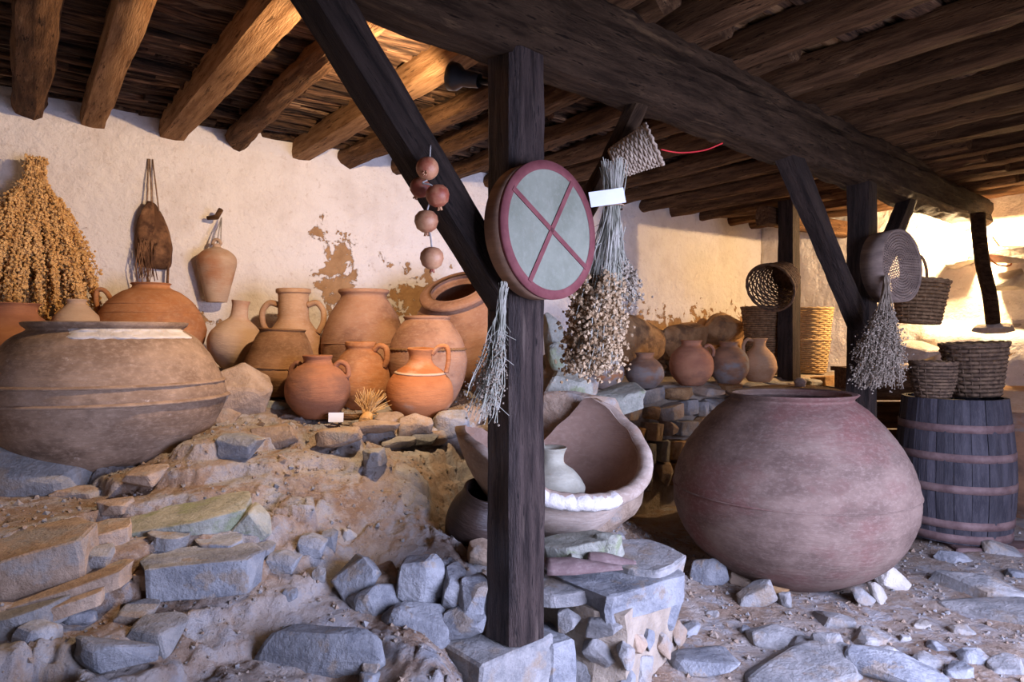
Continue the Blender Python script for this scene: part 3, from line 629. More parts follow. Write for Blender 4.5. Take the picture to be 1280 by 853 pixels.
MB().lathe([(.001, -.05), (.02, -.046), (.036, -.02), (.036, .005), (.02, .04), (.014, .055), (.001, .056)], 20).build('glass', 'bulb_glow', be)
MB().lathe([(.001, .05), (.018, .052), (.018, .10), (.006, .115), (.001, .116)], 16).build('socket', 'metal_black', be)
bulb('bulb_light', bl + Vector((-.0, 0.0, -.07)), 260, (1.0, 0.66, 0.34), .04)
MB().tube(cr([P(1232, 296, 6.5), P(1236, 322, 6.5), P(1250, 332, 6.5), P(1264, 330, 6.5), P(1252, 312, 6.5), P(1240, 296, 6.5)], 6), .008, 6).build('cable_loop', 'wire_orange')
tag(bpy.data.objects['cable_loop'], 'loop of thin orange cable beside the prop pole', 'cable')
tag(MB().tube(cr([P(826, 187, 3.3), P(850, 191, 3.35), P(880, 188, 3.4), P(903, 179, 3.42)], 6), .004, 6).build('electric_wire', 'wire_red'), 'red wire sagging under the beam beside the small basket', 'wire')
# ================================================================== masonry
def stone_at(px, py, wpx, hpx, mat, parent, dep=None, rot=None, flat=False, i=None, sink=.3, d=None):
    """stone bedded in the ground where the sight line meets it; wpx, hpx its size in the picture"""
    h = hit(px, py) if d is None else P(px, py, d)
    k = h.y / F; w_, t_ = wpx * k, hpx * k
    dep = dep or max(t_, w_ * .55)
    r = rot if rot is not None else (R.uniform(-.12, .12), R.uniform(-.12, .12), R.uniform(-.2, .2))
    return stone(h + Vector((0, dep * .5 * (0.5 - sink), 0)), (w_ * 1.08, dep, t_ * 1.1), mat, parent, r, flat, i)
f_ = floor
# retaining course of the bench, left
stone_at(30, 712, 160, 50, 'stone_tan', f_, .34, (0.10, -.16, .42), True, 1)
stone_at(132, 678, 52, 34, 'stone_tan', f_, .22, (0, -.1, .5), True, 2)
stone_at(228, 658, 165, 27, 'stone_green', f_, .34, (0.10, -.14, .30), True, 3)
stone_at(258, 720, 150, 40, 'stone_slate', f_, .22, (0.05, .0, .25), True, 4, sink=.6)
stone_at(75, 745, 160, 20, 'stone_tan', f_, .24, (0, -.22, .4), True, 5)
stone_at(60, 768, 130, 16, 'stone_tan', f_, .24, (0, -.18, .4), True, 6)
stone_at(25, 778, 110, 28, 'stone_grey', f_, .26, (0, -.18, .4), True, 7)
stone_at(120, 712, 36, 22, 'stone_grey', f_, .12)
stone_at(210, 690, 46, 16, 'stone_grey', f_, .14, flat=True); stone_at(272, 690, 62, 24, 'stone_slate', f_, .16, flat=True)
stone_at(322, 660, 52, 40, 'stone_green', f_, .16, (0, .5, .1)); stone_at(330, 690, 24, 18, 'stone_slate', f_, .1)
stone_at(190, 745, 44, 18, 'stone_tan', f_, .1, flat=True); stone_at(45, 797, 44, 28, 'stone_slate', f_, .12); stone_at(92, 780, 44, 18, 'stone_slate', f_, .1)
stone_at(352, 708, 46, 26, 'stone_slate', f_, .1); stone_at(388, 690, 40, 30, 'stone_slate', f_, .1); stone_at(412, 682, 20, 26, 'stone_slate', f_, .07)
o = stone_at(436, 673, 18, 15, 'stone_lime', f_, .06)
stone_at(398, 724, 16, 24, 'stone_grey', f_, .06); stone_at(362, 745, 18, 14, 'stone_slate', f_, .05)
for (px, py, a, b, mt) in [(405, 815, 150, 60, 'stone_slate'), (205, 795, 60, 44, 'stone_grey'), (150, 815, 90, 34, 'stone_slate'), (466, 845, 26, 22, 'stone_slate'), (466, 824, 22, 16, 'stone_grey'), (180, 765, 40, 18, 'stone_grey')]:
    stone_at(px, py, a, b, mt, f_, .14, sink=.85)
# corner of stacked stones beside the post
for (px, py, a, b, mt, d, ry, k) in [(446, 722, 58, 44, 'stone_slate', 2.62, -.5, 0), (478, 726, 44, 36, 'stone_tan', 2.66, -.3, 1), (478, 752, 92, 52, 'stone_slate', 2.58, -.45, 2), (508, 740, 30, 44, 'stone_tan', 2.66, .1, 3),
        (528, 726, 64, 64, 'stone_slate', 2.60, -.15, 4), (557, 718, 30, 38, 'stone_slate', 2.68, .2, 5), (566, 735, 30, 56, 'stone_slate', 2.60, .15, 6), (591, 741, 36, 50, 'stone_slate', 2.56, .1, 7),
        (520, 788, 88, 64, 'stone_slate', 2.50, .12, 1), (580, 778, 56, 40, 'stone_slate', 2.52, .02, 3)]:
    kk = d / F; stone(P(px, py, d + .03), (a * kk * .98, .17, b * kk * 1.0), mt, f_, (R.uniform(-.1, .1), ry, R.uniform(-.15, .3)), False, k)
# bench crest and boulders
stone_at(297, 500, 64, 76, 'stone_tan', f_, .26, (0, .2, .3), i=3, d=3.75); stone_at(270, 528, 60, 60, 'stone_tan', f_, .24, i=5, d=3.7)
for a in [(488, 532, 36, 26, 'stone_tan'), (520, 537, 44, 34, 'stone_tan'), (565, 532, 46, 34, 'stone_grey'), (545, 548, 30, 18, 'stone_tan'), (590, 522, 30, 30, 'stone_tan'), (470, 545, 60, 16, 'stone_tan'), (425, 556, 60, 24, 'stone_tan'),
          (470, 582, 26, 26, 'stone_grey'), (440, 543, 24, 12, 'stone_tan'), (300, 565, 70, 34, 'stone_slate'), (345, 545, 60, 30, 'stone_tan'),
          (190, 610, 50, 22, 'stone_tan'),
          (590, 560, 40, 22, 'stone_lime'), (575, 545, 26, 22, 'stone_grey'), (150, 630, 40, 18, 'stone_tan'), (105, 618, 60, 22, 'stone_tan'), (500, 560, 44, 16, 'stone_grey'), (530, 556, 40, 14, 'stone_slate')]:
    stone_at(a[0], a[1], a[2] * .9, a[3] * .9, a[4], f_, .14, sink=.8)
stone_at(40, 605, 140, 90, 'stone_grey', f_, .4, (0.2, .1, .3), i=6, d=3.05); stone_at(-5, 590, 70, 70, 'stone_slate', f_, .3, d=3.3)
stone_at(352, 516, 44, 24, 'stone_green', f_, .12, (0, .2, .5), i=2, d=3.95); stone_at(316, 515, 40, 14, 'stone_tan', f_, .12, flat=True, d=3.9)
# rock mass behind the broken jar
for (px, py, d, a, b, dp, mt, r_, k) in [(735, 548, 3.95, 150, 130, .35, 'stone_tan', (.25, .1, .2), 2), (700, 520, 4.05, 70, 110, .25, 'stone_green', (.2, .25, .1), 4), (765, 500, 4.15, 80, 34, .3, 'stone_green', (.1, -.2, .2), 7),
        (706, 462, 4.1, 30, 70, .10, 'stone_green', (.1, -.45, .3), 1), (692, 425, 4.2, 26, 70, .12, 'stone_green', (0, -.2, .3), 5), (690, 478, 4.25, 40, 80, .2, 'stone_tan', (0, .1, 0), 3), (726, 486, 4.15, 46, 36, .25, 'stone_grey', (0, .1, 0), 6),
        (660, 480, 4.3, 80, 130, .3, 'stone_tan', (0, 0, .3), 8), (735, 610, 3.95, 130, 120, .4, 'stone_tan', (0, 0, .2), 1), (655, 580, 4.1, 120, 130, .4, 'stone_tan', (0, 0, .2), 4)]:
    kk = d / F; stone(P(px, py, d), (a * kk, dp, b * kk), mt, f_, r_, False, k)
# masonry pier under the broken jar
PX0, PX1, PY0, PY1, PZ = 0.16, 0.74, 2.62, 3.55, 0.40
pm = MB(); ns = 10
for j in range(ns + 1):
    z = -0.05 + (PZ + .02) * j / ns; q = []
    for (x, y) in ((PX0 + .06, PY0 + .13), (.32, PY0 + .04), (.43, PY0 - .01), (.50, PY0 + .10), (.60, PY0 + .25), (.75, PY0 + .48), (.75, PY1), (PX0 - .3, PY1), (PX0 - .25, PY0 + .35)):
        n1 = .02 * mnoise.noise(Vector((x * 6, y * 6, z * 7))); q.append(Vector((x + n1, y + n1, z)))
    pm.v.extend(q)
for j in range(ns):
    for k in range(9): a = j * 9 + k; b_ = j * 9 + (k + 1) % 9; pm.f.append((a, b_, b_ + 9, a + 9))
pm.f.append(tuple(ns * 9 + k for k in range(9)))
pier = tag(pm.build('pier_wall', 'mortar', smooth=False), 'low mortared rubble pier under the broken jar', kind='structure')
pz = .03
while pz < PZ - .03:                                  # rubble set in mortar on the front and the receding side
    hh = R.uniform(.07, .13); t = .0
    while t < .86:
        ww = R.uniform(.07, .20); tm_ = t + ww / 2
        if tm_ < .27: q_ = tm_ / .27; c = Vector((PX0 + .02 + .25 * q_, PY0 + .11 - .12 * q_ + .012, pz + hh / 2)); rz = -.42
        else: q_ = (tm_ - .27) / .59; c = Vector((.43 + .32 * q_ - .004, PY0 - .01 + .49 * q_ + .004, pz + hh / 2)); rz = .99
        if R.random() < .80: stone(c + Vector((0, 0, R.uniform(-.02, .02))), (ww * 1.0, .075, hh * R.uniform(.7, 1.1)), R.choice(['stone_slate', 'stone_grey', 'stone_grey', 'stone_tan']), pier, (R.uniform(-.1, .1), R.uniform(-.8, .8), rz + R.uniform(-.12, .12)), False)
        t += ww + R.uniform(.0, .05)
    pz += hh + .004
slab_m = 'stone_slate'
stone(P(762, 722, 2.95), (.62, .60, .125), 'stone_slate', pier, (.02, .0, .55), True, 4)
stone(P(800, 713, 2.98), (.36, .40, .16), 'stone_grey', pier, (.02, -.03, .6), True, 2)
stone(P(700, 735, 2.80), (.34, .30, .06), 'stone_grey', pier, (.02, 0, .3), True, 6)
# stones wedged under the broken jar, lying on the pier
tag(stone(P(722, 686, 2.84), (.34, .20, .085), 'stone_green', None, (0, -.10, .15), True, 1), 'long pale wedge stone under the broken jar bowl', 'stone')
tag(stone(P(762, 683, 2.86), (.17, .16, .13), 'stone_green', None, (0, .1, .3), False, 2), 'rounded pale stone propping the right of the broken jar', 'stone')
tag(stone(P(717, 697, 2.76), (.07, .06, .04), 'stone_green', None, (0, .1, .3), False, 5), 'small pale chip on the pier before the wedge stone', 'stone')
tag(stone(P(600, 690, 2.95), (.12, .12, .10), 'stone_tan', None, (0, .1, .3), False, 6), 'round tan stone left of the post foot', 'stone')
# curved tile sherds lying on the pier
for (p, a, L, r_, lab) in ((P(730, 712, 2.68), .05, .30, .045, 'long curved purple roof tile sherd lying on the pier'), (P(765, 703, 2.74), -.16, .19, .035, 'short thin tile sherd beside the long one on the pier')):
    m = MB(); n = 14
    for i in range(n + 1):
        for k in range(9):
            an = PI * k / 8; t = i / n; rr = r_ * (1.0 - .75 * max(0, t - .35) / .65); jag = .012 * mnoise.noise(Vector((k * 1.7, i, 3)))
            m.v.append(Vector(((t - .5) * L + jag, math.cos(an) * rr * 1.4, math.sin(an) * rr)))
    for i in range(n):
        for k in range(8): q = i * 9 + k; m.f.append((q, q + 1, q + 10, q + 9))
    o = m.build('tile_sherd', 'clay_sherd'); o.modifiers.new('solid', 'SOLIDIFY').thickness = .012
    o.location = p; o.rotation_euler = (0, 0, a); tag(o, lab, 'sherd')
# dressed block under the post and its neighbour
def block(name, c, sx, sy, sz, rz, mat, label=None, cat=None, parent=None, seed=0):
    bm = bmesh.new(); bmesh.ops.create_cube(bm, size=1); bmesh.ops.scale(bm, vec=(sx, sy, sz), verts=bm.verts)
    bmesh.ops.bevel(bm, geom=bm.edges[:], offset=.010, segments=1, affect='EDGES'); bmesh.ops.subdivide_edges(bm, edges=[e for e in bm.edges if e.calc_length() > .1], cuts=4, use_grid_fill=True)
    for v in bm.verts:
        n = mnoise.noise_vector(v.co * 9 + Vector((seed, 0, 0))); v.co += n * .010
    me = bpy.data.meshes.new(name); bm.to_mesh(me); bm.free(); me.materials.append(MATS[mat])
    o = bpy.data.objects.new(name, me); link(o, parent); o.location = c; o.rotation_euler = (0, 0, rz); return tag(o, label, cat)
block('footing_block', (-0.077, 2.606, POSTZ0 - .155), .37, .31, .30, math.atan2(BD.y, BD.x), 'stone_grey', 'squared pale stone block under the foot of the drum post', 'stone', seed=2)
block('footing_block', (0.150, 2.700, POSTZ0 - .175), .115, .20, .28, math.atan2(BD.y, BD.x) - .25, 'stone_slate', 'narrow upright block beside the post footing', 'stone', seed=5)
# ------------------------------------------------------------------ far stone ledge along the wall
LZ = 1.0
lm = MB(); ang = math.atan2(WD.y, WD.x)
nsx = 60
for i in range(nsx + 1):
    s = 3.0 + (S_MAX - 3.0) * i / nsx; ue = 1.30 + .10 * mnoise.noise(Vector((s * 1.3, 0, 0))) + .03 * mnoise.noise(Vector((s * 5, 1, 0)))
    for (u, z) in ((-.05, -.1), (-.05, LZ + .02), (.35, LZ + .02 * mnoise.noise(Vector((s * 3, 3, 0)))), (.8, LZ + .02 * mnoise.noise(Vector((s * 3, 7, 0)))), (ue - .06, LZ + .012 * mnoise.noise(Vector((s * 4, 9, 0)))), (ue, LZ - .05), (ue + .03, LZ * .5), (ue + .06, -.1)):
        lm.v.append(SU(s, u, z))
for i in range(nsx):
    for k in range(7): a = i * 8 + k; lm.f.append((a, a + 1, a + 9, a + 8))
lm.f.append(tuple(range(8))); lm.f.append(tuple(nsx * 8 + k for k in reversed(range(8))))
ledge = tag(lm.build('ledge_wall', 'mortar', smooth=False), 'rubble stone ledge along the far part of the whitewashed wall', kind='structure')
s = 3.3
row_z = [(.93, .11), (.80, .13), (.65, .15), (.47, .18), (.27, .2)]
for (z, h) in row_z:
    s = 3.4 + R.random() * .1
    while s < 6.9:
        w_ = R.uniform(.12, .34) if z < .9 else R.uniform(.2, .42)
        ue = 1.31 + .10 * mnoise.noise(Vector((s * 1.3, 0, 0)))
        stone(SU(s + w_ / 2, ue + (.02 if z > .9 else .03), z + R.uniform(-.015, .015)), (w_ * .98, .22, h * R.uniform(.8, 1.02)), R.choice(['stone_tan', 'stone_tan', 'stone_ochre', 'stone_grey']), ledge,
              (R.uniform(-.1, .1), R.uniform(-.15, .15), ang + R.uniform(-.12, .12)), R.random() < .5)
        s += w_ * 1.02
# stones bared where the plaster has fallen on the far wall
for i in range(34):
    s = R.uniform(4.8, 7.3); z = R.uniform(1.02, 1.58 - .12 * abs(s - 6.0) / 1.4)
    stone(SU(s, .10 + R.uniform(0, .12), z), (R.uniform(.1, .28), R.uniform(.15, .26), R.uniform(.08, .18)), 'stone_ochre', ledge, (R.uniform(-.2, .2), R.uniform(-.3, .3), ang + R.uniform(-.3, .3)))
stone(P(905, 412, 7.6), (.55, .4, .34), 'stone_ochre', ledge, (0, .1, ang), False, 3)
stone(P(790, 425, 7.0), (.75, .4, .50), 'stone_ochre', ledge, (0, .1, ang), False, 5)
stone(P(850, 425, 7.4), (.65, .4, .40), 'stone_ochre', ledge, (0, -.1, ang), False, 7)
# whitewashed lumps on the end wall
for (px, py, d, a, b) in [(1205, 325, 6.95, .3, .16), (1262, 350, 6.6, .28, .2), (1270, 318, 6.5, .5, .2), (1150, 440, 7.0, .5, .24), (1242, 411, 6.25, .30, .10), (1262, 420, 6.7, .4, .2)]:
    stone(P(px, py, d), (a, .3, b), 'stone_lime', wall_end, (R.uniform(-.2, .2), R.uniform(-.2, .2), -.9))

# ================================================================== pottery
PITHOS = [(0, 0), (.40, 0), (.52, .05), (.78, .22), (.96, .45), (1, .56), (.95, .69), (.80, .83), (.62, .92), (.56, .95), (.60, .975), (.62, 1.0)]
def jar(name, label, px, base, top, d, wpx, prof, mat, handles=(), tilt=None, group=None, th=.06, cat='jar', bands=(), rn=.018, seed=None, inner=None, loc=None, body='body', segs=64):
    k = d / F; H = (base - top) * k; Rm = wpx / 2 * k; sd = R.random() * 60 if seed is None else seed
    base_p = P(px, base, d) if loc is None else Vector(loc)
    root = empty(name, base_p, label, cat, group)
    if tilt: root.rotation_euler = tilt
    pr = [(max(r, 0) * Rm, z * H) for r, z in prof]; sm = cr(pr, 7); sm = [(max(p[0] + Rm * .006 * mnoise.noise(Vector((p[1] * 30, sd, 0))), .0005), p[1]) for p in sm]
    rr, zz = sm[-1]; tk = th * Rm
    inn = [(rr - tk * .4, zz + .004), (rr - tk, zz - .004)]
    for (r, z) in reversed(sm[:-1]):
        if z < H * .35: break
        inn.append((max(min(r - tk, r * .9), .01), z - .002))
    inn.append((.001, H * .33))
    MB().lathe(sm + inn, segs, rn=rn, seed=sd).build(body, mat, root)
    for (z, wd, pr_, bm_) in bands:
        r = np.interp(z * H, [p[1] for p in sm], [p[0] for p in sm])
        ring = MB(); n = 90
        for i in range(n):
            an = 2 * PI * i / n; jx = mnoise.noise(Vector((math.cos(an) * 6, math.sin(an) * 6, z * 9))) * .35 + mnoise.noise(Vector((math.cos(an) * 21, math.sin(an) * 21, z * 9))) * .3
            c, s_ = math.cos(an), math.sin(an); rb = r * (1 + rn * mnoise.noise(Vector((c * 1.3, s_ * 1.3, z * H * 3 + sd))))
            for (dr, dz) in ((-.01, wd * .9), (pr_ * (.8 + jx), wd * .25), (pr_ * (1 + jx), -wd * .2), (-.01, -wd * .7)): ring.v.append(Vector((c * (rb + dr), s_ * (rb + dr), z * H + dz)))
        for i in range(n):
            for q in range(3): a = i * 4 + q; b_ = ((i + 1) % n) * 4 + q; ring.f.append((a, b_, b_ + 1, a + 1))
        ring.build('band', bm_ or mat, root)
    for (az, pts, t) in handles:
        c, s_ = math.cos(az), math.sin(az)
        p3 = cr([(r * Rm * c, r * Rm * s_, z * H) for r, z in pts], 8)
        MB().tube(p3, t * Rm, 10, flat=1.25).build('handle', mat, root)
    return root, Rm, H
GJ = 'clay jars crowded on the bench'
# great jar at the left with two torn ridges and a lime-patched neck
jl, jr, jh = jar('storage_jar', 'huge squat brown jar with two ridges and white lime on its neck', 136, 598, 404, 3.42, 272,
    [(0, 0), (.26, 0), (.38, .025), (.66, .14), (.88, .31), (.985, .47), (1, .55), (.975, .62), (.87, .78), (.74, .90), (.64, .945), (.625, .96), (.66, .98), (.67, 1.0)], 'clay_great',
    bands=[(.525, .016, .019, None), (.625, .014, .016, None)], th=.07, segs=96, rn=.014)
nk = [(.755, .892), (.72, .915), (.655, .944), (.640, .962)]
m = MB(); pr = cr([((r + .012) * jr, z * jh) for r, z in nk], 4); n = 60
for i, p in enumerate(pr):
    for k in range(n + 1):
        an = -PI / 2 + .53 + (-.50 + 1.75 * k / n); edge = min(1, min(k, n - k) / 6) * min(1, i / 3) * min(1, (len(pr) - 1 - i) / 2 + .3)
        r = p[0] - .02 + .02 * edge + .012 * edge * mnoise.noise(Vector((k * .3, i * .6, 2)))
        m.v.append(Vector((r * math.cos(an), r * math.sin(an), p[1])))
for i in range(len(pr) - 1):
    for k in range(n): a = i * (n + 1) + k; m.f.append((a, a + 1, a + n + 2, a + n + 1))
tag(m.build('lime_patch', 'lime_white', jl), 'white lime smeared on the neck')
# great jar at the right
jar('storage_jar', 'huge round purplish jar with a raised belly line on the dirt floor', 990, 722, 491, 4.08, 284,
    [(0, 0), (.30, 0), (.43, .02), (.70, .11), (.885, .23), (.975, .36), (1, .46), (.988, .55), (.93, .66), (.82, .775), (.67, .885), (.55, .95), (.51, .972), (.535, .99), (.55, 1.0)], 'clay_purple',
    bands=[(.50, .011, .007, None)], th=.06, segs=96, rn=.012, loc=(P(988, 744, 4.08).x, 4.08, -0.01))
jar('storage_jar', 'dark reddish jar half hidden by the hanging grain sheaf', 12, 492, 380, 3.75, 120, [(0, 0), (.4, 0), (.6, .1), (.92, .35), (1, .52), (.9, .68), (.62, .82), (.5, .88), (.5, .96), (.56, 1.0)], 'clay_red', group=GJ)
jar('storage_jar', 'pale jar behind the hanging grain sheaf, only its shoulder showing', 96, 470, 375, 3.98, 58, [(0, 0), (.4, 0), (.7, .15), (1, .5), (.9, .75), (.5, .9), (.36, .95), (.4, 1.0)], 'clay_pale', group=GJ)
jar('amphora', 'broad orange jar with one loop handle behind the huge ridged jar', 189, 486, 355, 4.26, 127,
    [(0, 0), (.35, 0), (.55, .1), (.86, .32), (1, .52), (.96, .64), (.80, .80), (.55, .91), (.40, .945), (.345, .965), (.335, .985), (.37, 1.0)], 'clay_orange', group=GJ,
    handles=[(PI + .1, [(.72, .83), (.86, .93), (1.0, .93), (1.02, .82), (.93, .70)], .045)], bands=[(.80, .006, .003, None), (.72, .005, .003, None)])
jar('bottle_jar', 'pale round long-necked clay bottle leaning beside the two-handled amphora', 291, 462, 376, 4.36, 67,
    [(0, 0), (.3, 0), (.55, .06), (.90, .22), (1, .38), (.92, .52), (.62, .66), (.36, .74), (.30, .82), (.29, .92), (.33, .99), (.34, 1.0)], 'clay_pale', group=GJ, tilt=(0, .12, 0))
jar('amphora', 'tan two-handled amphora with a tall neck behind the dark brown pot', 367, 484, 362, 4.7, 74,
    [(0, 0), (.45, 0), (.6, .05), (.95, .25), (1, .38), (.90, .52), (.62, .64), (.52, .70), (.50, .80), (.50, .94), (.57, .965), (.57, 1.0)], 'clay_tan', group=GJ,
    handles=[(-.05, [(.50, .84), (.80, .86), (1.02, .78), (1.02, .66), (.85, .56)], .10), (PI + .05, [(.50, .84), (.80, .86), (1.02, .78), (1.02, .66), (.85, .56)], .10)])
jar('cooking_pot', 'dark brown flaring pot with a wide mouth and a ridge line on the bench', 349, 494, 412, 4.15, 92,
    [(0, 0), (.6, 0), (.75, .05), (.97, .25), (1, .36), (.95, .46), (.75, .78), (.60, .95), (.58, .97), (.62, 1.0)], 'clay_brown', group=GJ, bands=[(.43, .012, .010, None)], tilt=(0, .05, 0))
jar('cooking_pot', 'round reddish pot with two small loop handles beside the white card', 397, 523, 445, 3.85, 80,
    [(0, 0), (.4, 0), (.58, .05), (.90, .25), (1, .45), (.92, .66), (.68, .80), (.47, .87), (.42, .93), (.45, .98), (.46, 1.0)], 'clay_red', group=GJ,
    handles=[(.0, [(.55, .84), (.72, .90), (.92, .84), (.96, .70), (.86, .66)], .085), (PI - .2, [(.55, .84), (.70, .88), (.86, .80), (.92, .68), (.86, .62)], .085)])
jar('cooking_pot', 'orange upright pot with a thick lip and ear handle behind the straw whisk', 451, 511, 428, 4.2, 72,
    [(0, 0), (.5, 0), (.68, .05), (.96, .25), (1, .42), (.93, .60), (.74, .77), (.55, .86), (.50, .90), (.54, .95), (.53, 1.0)], 'clay_orange', group=GJ,
    handles=[(-.25, [(.50, .88), (.72, .95), (.96, .90), (.98, .74), (.88, .64)], .10)])
jar('storage_jar', 'large reddish round-shouldered jar against the flaked whitewash', 455, 488, 363, 4.72, 104,
    [(0, 0), (.5, 0), (.68, .05), (.95, .28), (1, .42), (.97, .54), (.83, .72), (.64, .86), (.55, .92), (.55, .95), (.60, .975), (.60, 1.0)], 'clay_rose', group=GJ, bands=[(.47, .006, .005, None)])
jar('storage_jar', 'tall orange jar with a twisted rope band behind the pitcher', 534, 506, 396, 4.4, 98,
    [(0, 0), (.55, 0), (.7, .05), (.92, .25), (1, .45), (.985, .58), (.87, .76), (.68, .90), (.575, .955), (.59, .98), (.60, 1.0)], 'clay_rose', group=GJ)
bpy.data.objects.get('storage_jar')
rb = [o for o in bpy.data.objects if o.get('label', '').startswith('tall orange jar')][0]
k_ = 4.4 / F; m = MB(); n = 160; pts = [Vector((math.cos(2 * PI * i / n), math.sin(2 * PI * i / n), 0)) * (49 * k_ * .962) + Vector((0, 0, 110 * k_ * .63)) for i in range(n + 1)]
m.tube(pts, [.011 if i % 3 else .007 for i in range(n + 1)], 6); tag(m.build('rope_band', 'clay_brown', rb), 'twisted rope relief band')
jar('pitcher', 'orange pitcher with one high handle and a chipped mouth at the bench edge', 524, 524, 433, 3.92, 83,
    [(0, 0), (.45, 0), (.65, .05), (.95, .22), (1, .36), (.93, .52), (.70, .66), (.45, .74), (.36, .80), (.35, .88), (.40, .95), (.40, .97)], 'clay_pitcher', group=GJ, cat='jug', tilt=(.05, .03, 0),
    handles=[(-.15, [(.36, .90), (.55, 1.0), (.80, 1.0), (.86, .84), (.80, .66)], .075)], bands=[(.64, .01, .006, 'clay_pale')])
# big jar leaning back against the wall with its mouth towards the room
jar('storage_jar', 'big dusky jar leaning with its dark mouth open beneath the brace', 602, 464, 352, 5.35, 144,
    [(0, 0), (.5, 0), (.7, .06), (.96, .3), (1, .5), (.9, .72), (.68, .90), (.545, .965), (.55, .99), (.62, 1.01), (.62, 1.05), (.56, 1.07)], 'clay_rose', group=GJ, tilt=(.52, -.26, 0), th=.14)
# pots on the far ledge
GF = 'small pots on the far stone ledge'
SM = [(0, 0), (.42, 0), (.6, .05), (.92, .25), (1, .45), (.92, .66), (.66, .82), (.46, .89), (.44, .95), (.50, 1.0)]
def ledge_pot(name, label, px, d, wpx, hpx, prof, mat, handles=()):
    p = P(px, 417, d); p.z = LZ + .0
    b_ = HY + (E - LZ) * F / d
    return jar(name, label, px, b_, b_ - hpx, d, wpx, prof, mat, handles, group=GF, loc=p, cat='jar')
ledge_pot('small_pot', 'grey and orange patched round pot beside the herb bunch on the ledge', 757, 5.55, 46, 46, SM, 'clay_ashgrey')
ledge_pot('small_pot', 'round orange pot with an ash-grey shoulder, next to the patched grey pot', 806, 5.6, 48, 44, [(0, 0), (.42, 0), (.6, .05), (.92, .25), (1, .42), (.9, .63), (.62, .8), (.46, .86), (.44, .93), (.52, 1.0)], 'clay_smoked')
ledge_pot('small_pot', 'wide red-brown pot with ear handle on the far ledge', 864, 5.9, 54, 56, SM, 'clay_red', [(-.3, [(.6, .86), (.8, .9), (.98, .8), (.95, .66)], .08)])
ledge_pot('small_pot', 'sooty dark grey round pot on the far ledge between wide red-brown pot and pitcher', 911, 6.1, 48, 52, SM, 'clay_smoked')
ledge_pot('small_pitcher', 'small tan pitcher with a narrow neck on the far ledge', 949, 6.35, 42, 54, [(0, 0), (.5, 0), (.7, .05), (1, .28), (1, .4), (.85, .6), (.5, .76), (.36, .84), (.38, .93), (.48, 1.0)], 'clay_tan', [(PI, [(.38, .95), (.7, .98), (.95, .85), (.9, .6)], .1)])
ledge_pot('small_pot', 'tall orange-brown pot behind the herb bunch, neck showing', 742, 5.95, 44, 70, [(0, 0), (.42, 0), (.7, .1), (1, .35), (.9, .55), (.5, .7), (.4, .8), (.42, .94), (.5, 1.0)], 'clay_orange')
# floor jar with a wooden lid behind the purple jar
lj = P(1000, 417, 5.55)
r_, _, _ = jar('lidded_jar', 'dark floor jar covered by a round wooden lid behind the purple jar', 1000, 640, 492, 5.55, 118, PITHOS[:-2] + [(.62, .97), (.66, 1.0)], 'clay_smoked', loc=(lj.x, lj.y, 0.0))
for ch in r_.children: ch.scale.z = .955 / (148 * 5.55 / F)
o = MB().lathe([(.001, .955), (.385, .955), (.395, .965), (.395, .995), (.385, 1.0), (.30, 1.012), (.001, 1.02)], 48).build('lid', 'timber_brown', r_)
lid_o = o; o = MB().lathe([(.045, 1.012), (.04, 1.03), (.05, 1.06), (.03, 1.085), (.001, 1.09)], 20).build('lid_knob', 'clay_dusty', lid_o)
# jar behind the barrel
q = P(1296, 417, 5.3)
r_, _, _ = jar('lidded_jar', 'dark jar with a broad sloping rim lid behind the barrel', 1296, 660, 500, 5.3, 150, [(0, 0), (.4, 0), (.55, .04), (.78, .3), (.94, .62), (1, .8), (1.03, .87)], 'clay_smoked', loc=(q.x, q.y, 0.0))
MB().lathe([(.001, .89), (.47, .865), (.50, .87), (.50, .895), (.34, .965), (.33, 1.01), (.30, 1.02), (.001, 1.02)], 48).build('lid', 'clay_tan', r_)
# ------------------------------------------------------------------ broken jar: half a great jar lying like a bowl
C = Vector((.215, 3.24, .505)); RA, RH = .485, .62
bj = empty('broken_jar', C, 'broken half of a great jar lying on the pier like a bowl', 'jar')
keys = [(-PI, .50), (-2.5, .46), (-2.0, .34), (-1.75, .265), (-1.45, .245), (-1.1, .235), (-.6, .245), (-.15, .30), (.3, .385), (.8, .52), (1.04, .605), (1.18, .585), (1.4, .48), (1.7, .36), (2.1, .36), (2.6, .46), (PI, .50)]
def rimz(a):
    return float(np.interp(a, [k for k, _ in keys], [v for _, v in keys])) + .010 * mnoise.noise(Vector((math.cos(a) * 7, math.sin(a) * 7, 1)))
def bowl_r(z):    # lower body of a pithos lying nearly upright
    t = min(max(z / .62, 0), 1); return RA * (0.30 + .70 * math.sin(min(t * 1.75, PI / 2)) ** .8) if t < .9 else RA * (1 - .10 * ((t - .9) / .1))
n, mz = 120, 26; out_, inn_ = MB(), MB()
for i in range(mz + 1):
    for k in range(n):
        a = -PI + 2 * PI * k / n; zt = rimz(a); z = zt * i / mz; r = bowl_r(z) * (1 + .015 * mnoise.noise(Vector((math.cos(a) * 2, math.sin(a) * 2, z * 4))))
        lip = .022 * max(0, 1 - (zt - z) / .05) * (1 if -2.1 < a < 1.2 else .2)
        out_.v.append(Vector(((r + lip) * math.cos(a), (r + lip) * math.sin(a), z)))
for i in range(mz + 1):
    for k in range(n):
        a = -PI + 2 * PI * k / n; zt = rimz(a); z = .03 + (zt + .006 - .03) * (1 - i / mz); r = bowl_r(max(z - .0, 0)) - .045
        out_.v.append(Vector((r * math.cos(a), r * math.sin(a), z)))
rows = 2 * (mz + 1)
